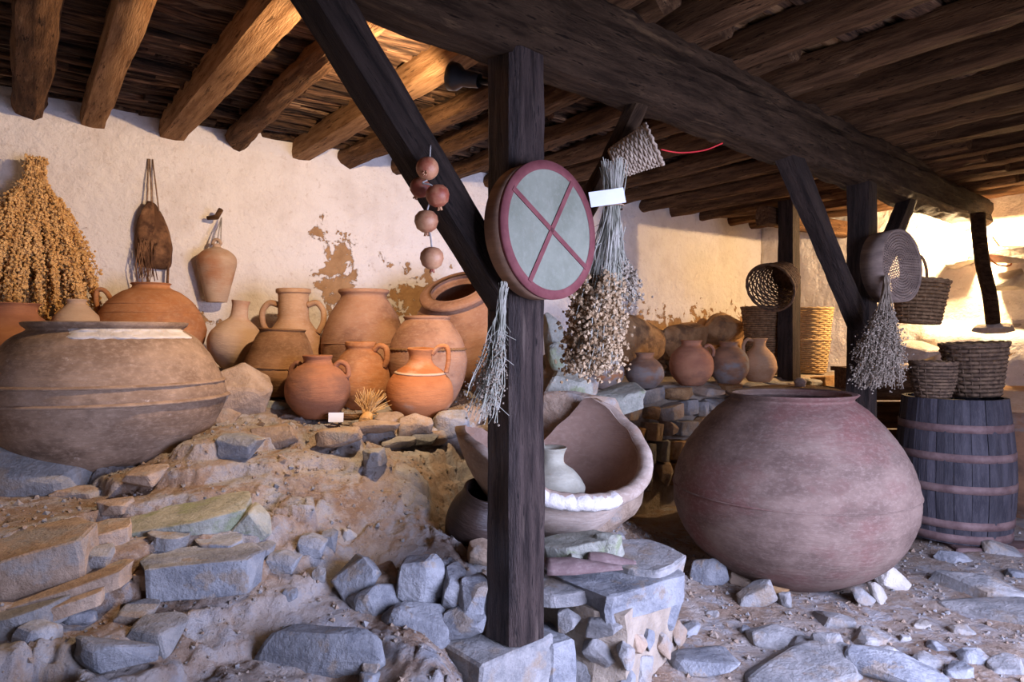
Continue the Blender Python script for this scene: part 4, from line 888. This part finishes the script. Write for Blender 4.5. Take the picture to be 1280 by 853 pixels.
for i in range(mz + 1):
    for k in range(n): a = i * n + k; b_ = i * n + (k + 1) % n; out_.f.append((a, b_, b_ + n, a + n))
inn_.v = out_.v[(mz + 1) * n:]
for i in range(mz):
    for k in range(n): a = i * n + k; b_ = i * n + (k + 1) % n; inn_.f.append((a, b_, b_ + n, a + n))
inn_.f.append(tuple(mz * n + k for k in range(n))); 
out_.v = out_.v[:(mz + 2) * n]; out_.f.append(tuple(k for k in reversed(range(n))))
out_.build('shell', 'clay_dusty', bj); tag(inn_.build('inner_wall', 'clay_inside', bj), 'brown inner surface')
m = MB(); lipp = []; n2 = 80
for k in range(n2 + 1):
    a = -2.25 + 3.25 * k / n2; z = rimz(a); r = bowl_r(z) - .010; lipp.append(Vector((r * math.cos(a), r * math.sin(a), z - .008)))
m.tube(lipp, [.034 * min(1, .35 + min(k, n2 - k) / 10) for k in range(n2 + 1)], 10, flat=1.1).build('rim', 'clay_dusty', bj)
# pale lime on the front lip
m = MB(); n2 = 60; lp2 = []
for k in range(n2 + 1):
    a = -2.15 + 1.35 * k / n2; z = rimz(a); r = bowl_r(z) - .008; lp2.append(Vector((r * math.cos(a), r * math.sin(a), z - .012)))
tag(MB().tube(lp2, [(.0355 + .004 * mnoise.noise(Vector((k * .4, 0, 0)))) * min(1, .6 + (n2 - k) / 14) for k in range(n2 + 1)], 12, flat=1.15).build('lime_lip', 'lime_white', bj), 'whitish lime smeared on the front lip')
for i in range(0):
    for k in range(n2 + 1):
        a = -2.0 + 1.55 * k / n2; zt = rimz(a); t = i / 5; z = zt + .004 - (.075 + .02 * mnoise.noise(Vector((k * .25, 3, 0)))) * t
        r = bowl_r(z) + .022 * max(0, 1 - (zt - z) / .05) + .016 * math.sin(PI * min(1, t + .2)) - (.02 if k in (0, n2) or i == 5 else 0)
        m.v.append(Vector((r * math.cos(a), r * math.sin(a), z)))
jar('small_jug', 'small dusty grey-green jug standing inside the broken jar', 700, 650, 565, 3.2, 82,
    [(0, 0), (.4, 0), (.7, .1), (1, .38), (.95, .5), (.7, .66), (.42, .76), (.36, .82), (.38, .92), (.46, 1.0)], 'clay_greygreen', loc=(.185, 3.17, .60), handles=[(2.2, [(.40, .92), (.5, 1.06), (.62, 1.02), (.72, .86), (.7, .68)], .07)])
# black glossy pot in the hollow
jar('cooking_pot', 'black glossy pot lying in the hollow left of the post foot', 588, 694, 600, 3.2, 82, [(0, 0), (.5, .0), (.8, .12), (1, .45), (.95, .7), (.75, .88), (.7, 1.0)], 'clay_black', tilt=(.3, .25, 0), th=.1)
# ------------------------------------------------------------------ small things on the bench
wk = P(458, 527, 3.72); we = empty('straw_whisk', wk, 'short golden straw whisk bound into a coil, lying at the bench edge', 'whisk')
m = MB()
for i in range(130):
    a = R.gauss(.22, .38); b_ = R.gauss(0, .25); L = R.uniform(.10, .17)
    dv = Vector((math.sin(a), .25 + b_, math.cos(a))).normalized(); m.tube([Vector((R.gauss(0, .012), R.gauss(.02, .012), .03)), dv * L * .6 + Vector((0, .02, .03)), dv * L + Vector((R.gauss(0, .006), .02, .02))], .0016, 3, cap=False)
m.build('bristles', 'straw_gold', we)
sp_ = [Vector((math.cos(i * .45) * (.034 - .0006 * i), -.035 + .0012 * i * .0 - .0 + R.gauss(0, .001), math.sin(i * .45) * (.034 - .0006 * i))) for i in range(50)]
MB().tube(sp_, .006, 6).build('coil', 'straw_stem', we)
MB().tube([Vector((0, -.03, 0)), Vector((0, .0, .012)), Vector((.008, .02, .04))], [.036, .036, .024], 12).build('binding', 'straw_stem', we)
cd = P(420, 522, 3.70); o = MB().box((0, 0, 0), .08, .003, .052).build('paper_card', 'paper', smooth=False); o.location = cd; o.rotation_euler = (-.15, 0, .05); tag(o, 'blank white card propped against a stick before the reddish pot', 'card')
tag(MB().tube([P(408, 521, 3.76), P(440, 522, 3.76), P(462, 519, 3.78)], [.016, .018, .014], 8).build('stick', 'timber_brown'), 'short brown stick lying between the reddish pot and the whisk', 'stick')
# ================================================================== hung on the whitewashed wall
def wall_pt(px, py, off):
    a = (px - HX) / F; s = (a * W0.y - W0.x) / (WD.x - a * WD.y); p = SU(s, 0); d = p.y
    for _ in range(8):
        q = P(px, py, d); u = su_of(q)[1]; d += (u - off) * .9
    return P(px, py, d)
# grain sheaf
gt = wall_pt(44, 205, .17); ge = empty('grain_sheaf', gt, 'large golden sheaf of dried seed heads hung upside down on the wall', 'sheaf')
kk = gt.y / F; tm, gm = MB(), MB()
for i in range(150):
    a = R.uniform(0, 2 * PI); rr = math.sqrt(R.random()); L = R.uniform(.68, 1.10) * (1 - .12 * rr) ; endx = math.cos(a) * rr * .31 + R.gauss(0, .025) - .01; endn = math.sin(a) * rr * .12
    st = Vector((0, 0, 0)) + WD * (math.cos(a) * rr * .06) + WN * (math.sin(a) * rr * .04 + .0); st.z = R.uniform(-.03, .05)
    pts = []
    for q in range(9):
        t = q / 8; w2 = max(0, t - .16) / .84; w2 = w2 ** .8
        pts.append(st * (1 - .25 * math.sin(PI * min(1, t * 2.4)) if t < .4 else 1) + WD * (endx * w2) + WN * (endn * w2 + .03 * math.sin(t * 3)) + Vector((0, 0, -L * t)) + Vector((R.gauss(0, .006), R.gauss(0, .006), 0)))
    tm.tube(pts, .0022, 3, cap=False)
    fine = cr(pts, 7)
    for q, p in enumerate(fine):
        if q < len(fine) * .30 and R.random() < .85: continue
        for _ in range(3 if rr > .4 else 1):
            gm.octa(p + Vector((R.gauss(0, .009), R.gauss(0, .009), R.gauss(0, .010))), R.uniform(.006, .0125))
for i in range(60):
    gm.octa(Vector(WD * R.gauss(.02, .18)) + WN * R.uniform(-.02, .1) + Vector((0, 0, -R.uniform(.5, 1.05))), .008)
tm.build('stalks', 'straw_stem', ge, smooth=False); gm.build('seed_heads', 'straw_gold', ge, smooth=False)['kind'] = 'stuff'
MB().tube([(WD * math.cos(t * .4) * .045 + WN * math.sin(t * .4) * .035 + Vector((0, 0, -.17 + .001 * t))) for t in range(48)], .004, 5).build('tie', 'cord', ge)
# leather pouch
pt = wall_pt(190, 290, .07); pe = empty('leather_pouch', pt, 'worn brown leather pouch with fringe hung by long cords on the wall', 'pouch')
kk = pt.y / F
def flat_shape(outline, thick, bulge, name, mat, parent, dx=0, dn=0, seed=0):
    pts = cr([(x, y) for x, y in outline] + [outline[0]], 5)[:-1]; n = len(pts); m = MB(); cx = sum(p[0] for p in pts) / n; cy = sum(p[1] for p in pts) / n
    rings = [(1.0, -.0), (1.0, .35), (.9, .7), (.78, .88), (.64, .96), (.5, 1.0), (.36, 1.0), (.2, 1.0)]
    for (sc, h) in rings:
        for p in pts:
            x = cx + (p[0] - cx) * sc; y = cy + (p[1] - cy) * sc; wv = .016 * mnoise.noise(Vector((x * 18, y * 14, seed))) + .008 * mnoise.noise(Vector((x * 50, y * 30, seed)))
            m.v.append(WD * (x + dx) + Vector((0, 0, y)) + WN * (dn + thick * h + bulge * (1 - sc) + wv))
    for i in range(len(rings) - 1):
        for k in range(n): a = i * n + k; b_ = i * n + (k + 1) % n; m.f.append((a, b_, b_ + n, a + n))
    m.f.append(tuple((len(rings) - 1) * n + k for k in range(n))); m.f.append(tuple(reversed(range(n))))
    return m.build(name, mat, parent)
bag_o = flat_shape([(-.015, .20), (.03, .19), (.10, .05), (.125, -.06), (.13, -.13), (.11, -.24), (-.02, -.24), (-.07, -.22), (-.095, -.12), (-.09, .02), (-.06, .13)], .07, .03, 'bag', 'leather', pe, dn=-.05, seed=1)
flat_shape([(-.03, .20), (.005, .18), (.01, .02), (-.02, -.09), (-.07, -.08), (-.09, .0), (-.07, .12)], .02, .01, 'flap', 'leather', bag_o, dn=.03, seed=4)
m = MB()
for i in range(30):
    x = R.uniform(-.09, .03); L = R.uniform(.12, .30); y0 = R.uniform(-.12, -.05)
    m.tube([WD * x + WN * .05 + Vector((0, 0, y0)), WD * (x + R.gauss(0, .012)) + WN * .06 + Vector((0, 0, y0 - L * .5)), WD * (x + R.gauss(0, .015)) + WN * .04 + Vector((0, 0, y0 - L))], .0035, 4)
m.tube([WD * .10 + Vector((0, 0, -.22)), WD * .095 + Vector((0, 0, -.36))], .009, 5); m.build('fringe', 'leather', bag_o, smooth=False)
m = MB()
for x0, x1 in ((-.035, -.015), (-.005, -.005), (.04, .012), (.0, -.01)):
    m.tube([WD * x0 + WN * .02 + Vector((0, 0, .14)), WD * x0 * .7 + WN * .0 + Vector((0, 0, .28)), WD * x1 + WN * -.05 + Vector((0, 0, .50))], .005, 5)
m.build('hanging_cord', 'cord', pe)
# hanging jug
kj = wall_pt(271, 378, .135)
je, jr_, jh_ = jar('hanging_jug', 'pale clay jug narrowing downwards, hung by cord from a wall peg', 271, 378, 306, kj.y, 47, [(0, 0), (.48, 0), (.54, .03), (.70, .25), (.90, .52), (1, .68), (.93, .80), (.6, .90), (.30, .94), (.20, .97), (.24, 1.0)], 'clay_pale', loc=kj, cat='jug')
kk = kj.y / F
MB().tube([Vector((math.cos(a) * .028, 0, jh_ * 1.0 + math.sin(a) * .035)) for a in [PI * i / 10 for i in range(11)]], .012, 8).build('handle', 'clay_pale', je)
pg = Vector((0, 0, (378 - 270) * kk)); m = MB()
for x in (-.04, .0, .03): m.tube([Vector((x, 0, jh_ * .98)), Vector((x * .6, .03, jh_ * 1.2)), pg + Vector((0, .08, 0))], .0045, 5)
m.build('cord', 'cord_grey', je)
tag(MB().tube([kj + pg + Vector((-.075, .02, -.012)), kj + pg + Vector((-.01, .02, -.006)), kj + pg + Vector((.03, .0, .045))], [.014, .02, .018], 8).build('wall_peg', 'timber_brown'), 'forked wooden peg in the wall above the pale jug', 'peg')
# ================================================================== pomegranates on the brace
GP = 'dried pomegranates strung on the dark brace'
def pome(px, py, wpx, d, tilt, label):
    k = d / F; r = wpx / 2 * k
    e = empty('pomegranate', P(px, py, d), label, 'pomegranate', GP); e.rotation_euler = tilt
    MB().lathe([(.001, -r * .93), (r * .35, -r * .90), (r * .8, -r * .6), (r, -r * .02), (r * .93, r * .45), (r * .6, r * .82), (r * .25, r * .92), (.001, r * .90)], 28, rn=.05, seed=px).build('rind', 'fruit', e)
    m = MB()
    for q in range(6):
        a = q * PI / 3; m.tube([Vector((math.cos(a) * r * .10, math.sin(a) * r * .10, -r * .85)), Vector((math.cos(a) * r * .13, math.sin(a) * r * .13, -r * 1.05)), Vector((math.cos(a) * r * .22, math.sin(a) * r * .22, -r * 1.22))], [r * .09, r * .08, r * .03], 5)
    m.build('crown', 'fruit', e)
    return e
dP = 2.19
pome(534, 211, 29, dP, (-1.0, .1, 0), 'topmost dried pomegranate on the string, its dark eye showing')
pome(525, 235, 26, dP + .07, (.3, .5, 0), 'dark pomegranate tucked behind the others against the brace')
pome(547, 245, 30, dP, (.2, -.15, 0), 'pomegranate with a blackened top in the middle of the string')
pome(533, 277, 30, dP, (.1, .0, 0), 'pale tan pomegranate second from the bottom of the string')
pome(540, 323, 30, dP, (.05, 0, 0), 'reddish pomegranate hanging lowest on its own thread')
m = MB(); m.tube(cr([P(538, 182, dP + .03), P(537, 200, dP), P(535, 211, dP), P(535, 224, dP), P(528, 229, dP - .01), P(541, 233, dP - .02), P(538, 250, dP), P(534, 264, dP), P(534, 277, dP), P(538, 294, dP), P(540, 311, dP), P(540, 320, dP)], 4), .003, 5)
tag(m.build('string', 'cord_grey'), 'thin grey string threading the pomegranates', 'string')
# ================================================================== drum
DC = Vector((.110, 2.485, E + (HY - 290) / F * 2.485)); Nn = Vector((.70, -.71, .03)).normalized()
Mz = Nn.to_track_quat('Z', 'Y').to_matrix().to_4x4()
de = empty('frame_drum', DC, 'round frame drum with grey-green skin crossed by maroon tape', 'drum')
RD = .247; TH = .085
MB().lathe([(RD, -TH / 2), (RD, TH / 2), (RD - .012, TH / 2), (RD - .012, -TH / 2)], 96, closed=True).build('frame', 'drum_wood', de, M=Mz)
skin_o = MB().lathe([(.0005, TH / 2 + .002), (RD - .004, TH / 2 + .002)], 96).build('skin', 'drum_skin', de, M=Mz)
MB().lathe([(RD - .030, TH / 2 + .0035), (RD + .003, TH / 2 + .0035), (RD + .003, TH / 2 - .012), (RD - .002, TH / 2 - .012)], 96).build('edge_band', 'drum_band', de, M=Mz)
for (a, L) in ((1.01, .45), (-.576, .455)):
    ax = Matrix.Rotation(0, 4, 'Z'); m = MB(); m.box((0, 0, TH / 2 + .0045), L, .019, .003); pass
    # tape direction measured in the drum plane (local x = horizontal in plane)
    hx = Vector((Nn.y, -Nn.x, 0)).normalized() * -1; vy = Nn.cross(hx)
    if vy.z < 0: vy = -vy
    dirv = hx * math.cos(a) + vy * math.sin(a); pv = Nn.cross(dirv)
    MM = Matrix(((dirv.x, pv.x, Nn.x, 0), (dirv.y, pv.y, Nn.y, 0), (dirv.z, pv.z, Nn.z, 0), (0, 0, 0, 1)))
    m.build('cross_tape', 'drum_band', skin_o, M=MM, smooth=False)
# ================================================================== herbs and baskets
def bunch(name, label, top, length, n, r0, r1, lean, stem_mat, flower_mat, cat='herb bunch', start=.55, fl=16, fr=.008, waist=.12, stem_r=.0022, clump=.018, ragged=.3, flatv=None, topup=.04, group=None, spray=1.0):
    e = empty(name, top, label, cat, group); sm, fm = MB(), MB(); lean = Vector(lean)
    for i in range(n):
        a = R.uniform(0, 2 * PI); q = math.sqrt(R.random()); L = length * R.uniform(1 - ragged, 1.0)
        o0 = Vector((math.cos(a), math.sin(a), 0)) * q
        pts = []
        for j in range(8):
            t = j / 7; z = topup * R.random() * (1 if j == 0 else 0) - L * t
            rad = r0 * (1 - .45 * math.sin(min(1, t / max(waist, .01)) * PI / 2)) + (r1 - r0 * .55) * max(0, (t - waist) / (1 - waist)) ** 1.15 if t > 0 else r0
            pts.append(o0 * rad + lean * t * t * .55 + lean * t * .45 + Vector((R.gauss(0, .006), R.gauss(0, .006), z)))
        sm.tube(pts, stem_r, 3, cap=False); f = cr(pts, 5)
        for _ in range(fl):
            t = R.uniform(start, 1.0); p = f[min(len(f) - 1, int(t * (len(f) - 1)))]
            w2 = (t - start) / (1 - start) + .25
            fm.octa(p + Vector((R.gauss(0, clump), R.gauss(0, clump), R.gauss(0, clump))) * w2 * spray, R.uniform(.5, 1.0) * fr)
        # small side twigs
        for _ in range(2):
            t = R.uniform(.3, .9); p = f[int(t * (len(f) - 1))]; sm.tube([p, p + Vector((R.gauss(0, .02), R.gauss(0, .02), -R.uniform(.02, .06)))], stem_r * .7, 3, cap=False)
    sm.build('stems', stem_mat, e, smooth=False); fm.build('flower_heads', flower_mat, e, smooth=False)['kind'] = 'stuff'
    return e
b1 = P(629, 366, 2.36)
bunch('herb_bunch', 'thin grey-white dried herb bunch hanging from the drum bottom over the post', b1, .46, 46, .012, .065, (-.075, 0, 0), 'herb_stem', 'herb_grey', start=.45, fl=16, fr=.006, waist=.05, stem_r=.0017, clump=.010)
b2 = P(768, 216, 2.82)
hb = bunch('herb_bunch', 'large dried bunch with tan flower heads hung upside down from the crooked brace', b2, .84, 110, .055, .115, (-.085, 0, 0), 'herb_stem', 'herb_flower', start=.70, fl=46, fr=.0125, waist=.18, clump=.022, stem_r=.0021, topup=.06, ragged=.28)
MB().tube([Vector((math.cos(t * .4) * .04 - .004, math.sin(t * .4) * .04, -.15 + .001 * t)) for t in range(48)], .004, 5).build('tie', 'cord', hb)
b3 = P(772, 285, 2.98)
bunch('herb_bunch', 'grey-brown side spray of dried flowers behind the large tan bunch', b3, .34, 40, .02, .075, (.015, 0, 0), 'herb_stem', 'herb_grey', start=.55, fl=40, fr=.011, waist=.05, clump=.022)
# tag on the herbs
o = MB().box((0, 0, 0), .145, .003, .062).build('paper_tag', 'paper', smooth=False); o.location = P(759, 247, 2.74); o.rotation_euler = (-.1, -.16, .12); tag(o, 'blank white paper tag tied to the large herb bunch', 'tag')

def basket(name, label, M, r0, r1, h, rows, stakes, mat, handle=None, group=None, smat=None, sr=.006, taperfn=None, open_bottom=False):
    e = empty(name, (0, 0, 0), label, 'basket', group, mat=M); wv, stk = MB(), MB(); dz = h / rows
    for i in range(rows):
        z = dz * (i + .5); t = z / h; r = r0 + (r1 - r0) * (t if taperfn is None else taperfn(t)); n = stakes * 4; pts = []
        for k in range(n + 1):
            an = 2 * PI * k / n; ph = (k / 4 + i) * PI
            rr = r + .35 * sr * 2 * math.cos(ph) + .004 * mnoise.noise(Vector((math.cos(an) * 3, math.sin(an) * 3, z * 20)))
            pts.append(Vector((rr * math.cos(an), rr * math.sin(an), z + .0025 * mnoise.noise(Vector((an * 3, i, 1))))))
        wv.tube(pts, dz * .54, 4, cap=False, flat=.55)
    for k in range(stakes):
        an = 2 * PI * k / stakes; pts = []
        for j in range(5):
            t = j / 4; r = r0 + (r1 - r0) * (t if taperfn is None else taperfn(t)); pts.append(Vector((r * math.cos(an), r * math.sin(an), h * t * 1.02)))
        stk.tube(pts, sr * .8, 4)
    wv.build('weave', mat, e); stk.build('stakes', smat or mat, e)
    rp = [Vector((r1 * 1.01 * math.cos(2 * PI * k / 60), r1 * 1.01 * math.sin(2 * PI * k / 60), h + .004 * math.sin(k * 1.9))) for k in range(61)]
    MB().tube(rp, sr * 1.7, 6, cap=False).build('rim', mat, e)
    if not open_bottom: MB().lathe([(.001, .004), (r0, .004), (r0, -.004), (.001, -.004)], 32).build('base', mat, e)
    if handle:
        pts = [Vector((math.cos(PI * j / 12) * r1 * handle[0] + handle[2], 0, h + math.sin(PI * j / 12) * handle[1])) for j in range(13)]
        MB().tube(pts, .011, 6).build('handle', mat, e)
    return e
def ax_frame(origin, z, x=(1, 0, 0)):
    z = Vector(z).normalized(); x = Vector(x); y = z.cross(x).normalized(); x = y.cross(z)
    return Matrix(((x.x, y.x, z.x, origin[0]), (x.y, y.y, z.y, origin[1]), (x.z, y.z, z.z, origin[2]), (0, 0, 0, 1)))
bp0 = P(768, 205, 3.0); bp1 = P(818, 180, 2.95)
basket('small_basket', 'small loosely woven grey basket lying sideways on the crooked brace', ax_frame(bp0, bp1 - bp0, (0, -1, .2)), .065, .095, .185, 17, 22, 'wicker_grey', sr=.004)
z3 = P(986, 417, 6.8)
b0_ = P(982, 345, 6.72); b1_ = P(955, 358, 6.45)
basket('hanging_basket', 'dark basket hung sideways on the slim ledge post, mouth open', ax_frame(b0_, b1_ - b0_ + Vector((0, 0, -.06)), (0, 0, 1)), .14, .235, .33, 13, 22, 'wicker_dark', sr=.007)
for (px, d, mt, lab1, lab2, w1) in ((954, 7.25, 'wicker_brown', 'lower brown basket of the pair left of the slim post', 'upper brown basket stacked left of the slim post', .21), (1014, 7.55, 'wicker_straw', 'lower pale straw basket of the pair right of the slim post', 'upper pale straw basket stacked right of the slim post', .21)):
    q = P(px, 417, d); basket('tall_basket', lab1, Matrix.Translation((q.x, q.y, LZ + .02)), w1 * .70, w1 * .92, .36, 16, 20, mt, group='tall baskets by the slim post')
    basket('tall_basket', lab2, Matrix.Translation((q.x, q.y, LZ + .365)), w1 * .86, w1 * 1.06, .36, 16, 20, mt, group='tall baskets by the slim post')
hb_ = P(1147, 404, 5.35)
basket('hanging_basket', 'brown handled basket hanging behind the sieve against the bright wall', Matrix.Translation(hb_) @ Matrix.Rotation(.08, 4, 'Y') @ Matrix.Rotation(.3, 4, 'Z'), .15, .195, .33, 12, 20, 'wicker_brown', handle=(.55, .20, -.05), sr=.007)
# ------------------------------------------------------------------ sieve on the second post
sc_ = BT(T2, E + (HY - 333) / F * 4.6, .20) + BD * -.02; se = empty('sieve', sc_, 'round wooden sieve with a pierced bottom hung on the second post', 'sieve')
Ns = Vector((.52, -.85, .05)).normalized(); Ms = Ns.to_track_quat('Z', 'Y').to_matrix().to_4x4(); RS = .245
MB().lathe([(RS, -.075), (RS, .075), (RS - .012, .075), (RS - .012, -.075)], 72, closed=True).build('frame', 'sieve_wood', se, M=Ms)
# pierced bottom: a sheet with real square holes in concentric rows
m = MB(); z_ = .066
def annulus(r0, r1, n, skip=False):
    base = len(m.v)
    for r in (r0, r1):
        for k in range(n): m.v.append(Vector((r * math.cos(2 * PI * k / n), r * math.sin(2 * PI * k / n), z_)))
    for k in range(n):
        if skip and k % 2: continue
        m.f.append((base + k, base + (k + 1) % n, base + n + (k + 1) % n, base + n + k))
annulus(.0005, .0096, 24)
for ri in range(1, 13):
    r = ri * .0185; nn = 2 * max(4, int(2 * PI * r / .018))
    annulus(r - .0097, r - .0042, nn); annulus(r - .0043, r + .0043, nn, True); annulus(r + .0042, r + .0097, nn)
annulus(.2305, RS - .008, 96)
m.build('pierced_bottom', 'sieve_wood', se, M=Ms, smooth=False)
b4 = P(1108, 352, 4.42)
bunch('herb_bunch', 'bushy grey dried bunch hanging under the sieve on the second post', b4, .70, 230, .012, .15, (-.05, 0, 0), 'herb_grey', 'herb_grey', start=.40, fl=26, fr=.0085, waist=.04, clump=.024, ragged=.35)
# ------------------------------------------------------------------ barrel
BX, BY = P(1192, 417, 4.75).x, 4.75; BH = .945; bz0 = .068
ba = empty('barrel', (BX, BY, bz0), 'tall dark blue-black staved barrel with rusty hoops behind the purple jar', 'barrel')
def brad(t): return .312 + .045 * math.sin(PI * min(1, t * .9 + .12))
NS = 22
for k in range(NS):
    m = MB(); nz = 9; da = 2 * PI / NS * .485; a = 2 * PI * k / NS
    for j in range(nz + 1):
        t = j / nz; r = brad(t) + .002 * math.sin(k * 2.3)
        for an, rr in ((a - da, r), (a, r + .003), (a + da, r), (a + da, r - .025), (a - da, r - .025)): m.v.append(Vector((rr * math.cos(an), rr * math.sin(an), BH * t)))
    for j in range(nz):
        for q in range(5): x = j * 5 + q; y = j * 5 + (q + 1) % 5; m.f.append((x, y, y + 5, x + 5))
    m.f.append((4, 3, 2, 1, 0)); m.f.append(tuple(nz * 5 + q for q in range(5)))
    m.build('stave', 'barrel_wood', ba, smooth=False)
for t in (.04, .135, .385, .60, .80):
    r = brad(t) + .006; hw = .026
    MB().lathe([(brad(t) - .004, t * BH - hw), (r, t * BH - hw), (r + .001, t * BH + hw), (brad(t) - .004, t * BH + hw)], 64, rn=.004).build('hoop', 'barrel_hoop', ba)
MB().lathe([(.001, BH - .04), (brad(1) - .02, BH - .04), (brad(1) - .02, BH - .06), (.001, BH - .06)], 48).build('head', 'barrel_wood', ba, smooth=False)
block('base_plank', (BX + .12, BY - .27, .036), .62, .22, .06, -.1, 'barrel_hoop', 'weathered plank under the front of the barrel', 'plank', seed=3)
block('base_plank', (BX - .02, BY + .25, .04), .62, .22, .05, -.05, 'barrel_hoop', 'plank under the back of the barrel', 'plank', seed=6)
tag(bpy.data.objects['base_plank'], None)
bt = bz0 + BH + .004
q = P(1166, 417, 4.66); basket('round_basket', 'small round dark basket standing on the barrel top', Matrix.Translation((q.x, q.y, bt)) , .10, .138, .235, 11, 18, 'wicker_dark', sr=.006, taperfn=lambda t: math.sin(t * 1.9) / math.sin(1.9) if t < 1 else 1)
q = P(1220, 417, 4.80); basket('round_basket', 'larger tapered dark basket standing on the barrel beside the small one', Matrix.Translation((q.x, q.y, bt)) @ Matrix.Rotation(-.05, 4, 'Y'), .145, .205, .36, 13, 22, 'wicker_dark', sr=.007)
# crate behind the barrel
ce = empty('crate', (P(1120, 417, 5.62).x, 5.62, 0), 'dark wooden plank crate behind the barrel and second post', 'crate')
for i in range(5): MB().box((0, -.26, .15 + i * .22), .78, .03, .205).build('board', 'timber_brown', ce, smooth=False)
for x in (-.37, .37): MB().box((x, 0, .58), .04, .5, 1.12).build('side', 'timber_brown', ce, smooth=False)
MB().box((0, 0, 1.15), .82, .56, .035).build('top', 'timber_brown', ce, smooth=False)
# ------------------------------------------------------------------ stones on the dirt floor
GW = 'loose stones wedged around the purple jar'
for (px, py, a, b, mt, lab) in [(888, 715, 46, 34, 'stone_slate', 'dark grey stone at the shaded side of the purple jar'), (925, 722, 34, 20, 'stone_tan', 'small brown chock behind the wedge slab of the purple jar'), (948, 745, 52, 28, 'stone_grey', 'pale angular wedge slab under the purple jar'), (984, 750, 22, 22, 'stone_grey', 'small upright wedge stone beside the angular slab'),
        (968, 737, 36, 18, 'stone_ochre', 'ochre lump pressed under the purple jar between wedge stones'), (1117, 725, 44, 28, 'stone_lime', 'flat triangular pale stone leaning on the purple jar by the barrel'), (1100, 740, 18, 34, 'stone_lime', 'thin pale splinter stone propped at the purple jar foot'), (1078, 748, 30, 20, 'stone_grey', 'low pale chock beside the splinter stone')]:
    h = hit(px, py + b * .45); k = h.y / F
    tag(stone(h + Vector((0, .03, b * k * .35)), (a * k, .12, b * k), mt, None, (R.uniform(-.3, .1), R.uniform(-.5, .5), R.uniform(-.4, .4))), lab, 'stone', GW)
for (px, py, a, b, mt, dp) in [(875, 828, 80, 20, 'stone_slate', .3), (1000, 845, 170, 30, 'stone_grey', .3), (1040, 818, 50, 46, 'stone_grey', .14), (1095, 830, 56, 36, 'stone_grey', .16), (1120, 842, 110, 36, 'stone_slate', .3), (975, 802, 70, 18, 'stone_grey', .2),
        (1045, 775, 50, 16, 'stone_grey', .2), (1195, 700, 44, 18, 'stone_slate', .14), (1225, 735, 80, 34, 'stone_grey', .4), (1240, 765, 100, 24, 'stone_grey', .3), (1150, 783, 20, 10, 'stone_lime', .08), (1200, 790, 26, 12, 'stone_grey', .1), (1215, 825, 34, 22, 'stone_slate', .12),
        (1170, 810, 20, 12, 'stone_slate', .1), (1250, 690, 40, 18, 'stone_grey', .16), (1270, 720, 30, 14, 'stone_slate', .1), (930, 790, 14, 10, 'stone_slate', .06), (1195, 842, 30, 20, 'stone_slate', .12), (1255, 835, 40, 16, 'stone_grey', .14), (860, 790, 34, 12, 'stone_slate', .12), (1130, 800, 16, 10, 'stone_grey', .06),
        (1085, 800, 50, 20, 'stone_grey', .16), (1160, 830, 40, 16, 'stone_grey', .14), (1005, 812, 40, 14, 'stone_grey', .12), (1240, 655, 40, 20, 'stone_slate', .2), (1275, 640, 40, 40, 'stone_slate', .2), (890, 770, 16, 8, 'stone_grey', .06)]:
    stone_at(px, py, a, b, mt, f_, dp, (R.uniform(-.25, .25), R.uniform(-.3, .3), R.uniform(-.8, .8)), False, sink=.5)
# pebbles and crumbs strewn everywhere
m = MB(); m2 = MB()
xs = np.array([R.uniform(-2.2, 3.6) for _ in range(9000)]); ys = np.array([R.uniform(1.7, 4.9) for _ in range(9000)]); zs = ground_np(xs[None, :], ys[None, :])[0]
for x, y, z in zip(xs, ys, zs):
    r = .0035 + .010 * R.random() ** 3 + (.016 * R.random() if R.random() < .05 else 0)
    (m if R.random() < .6 else m2).octa((x, y, z + r * .2), r)
tag(m.build('pebbles', 'stone_tan', floor, smooth=False), kind='stuff')
tag(m2.build('stone_chips', 'stone_grey', floor, smooth=False), kind='stuff')
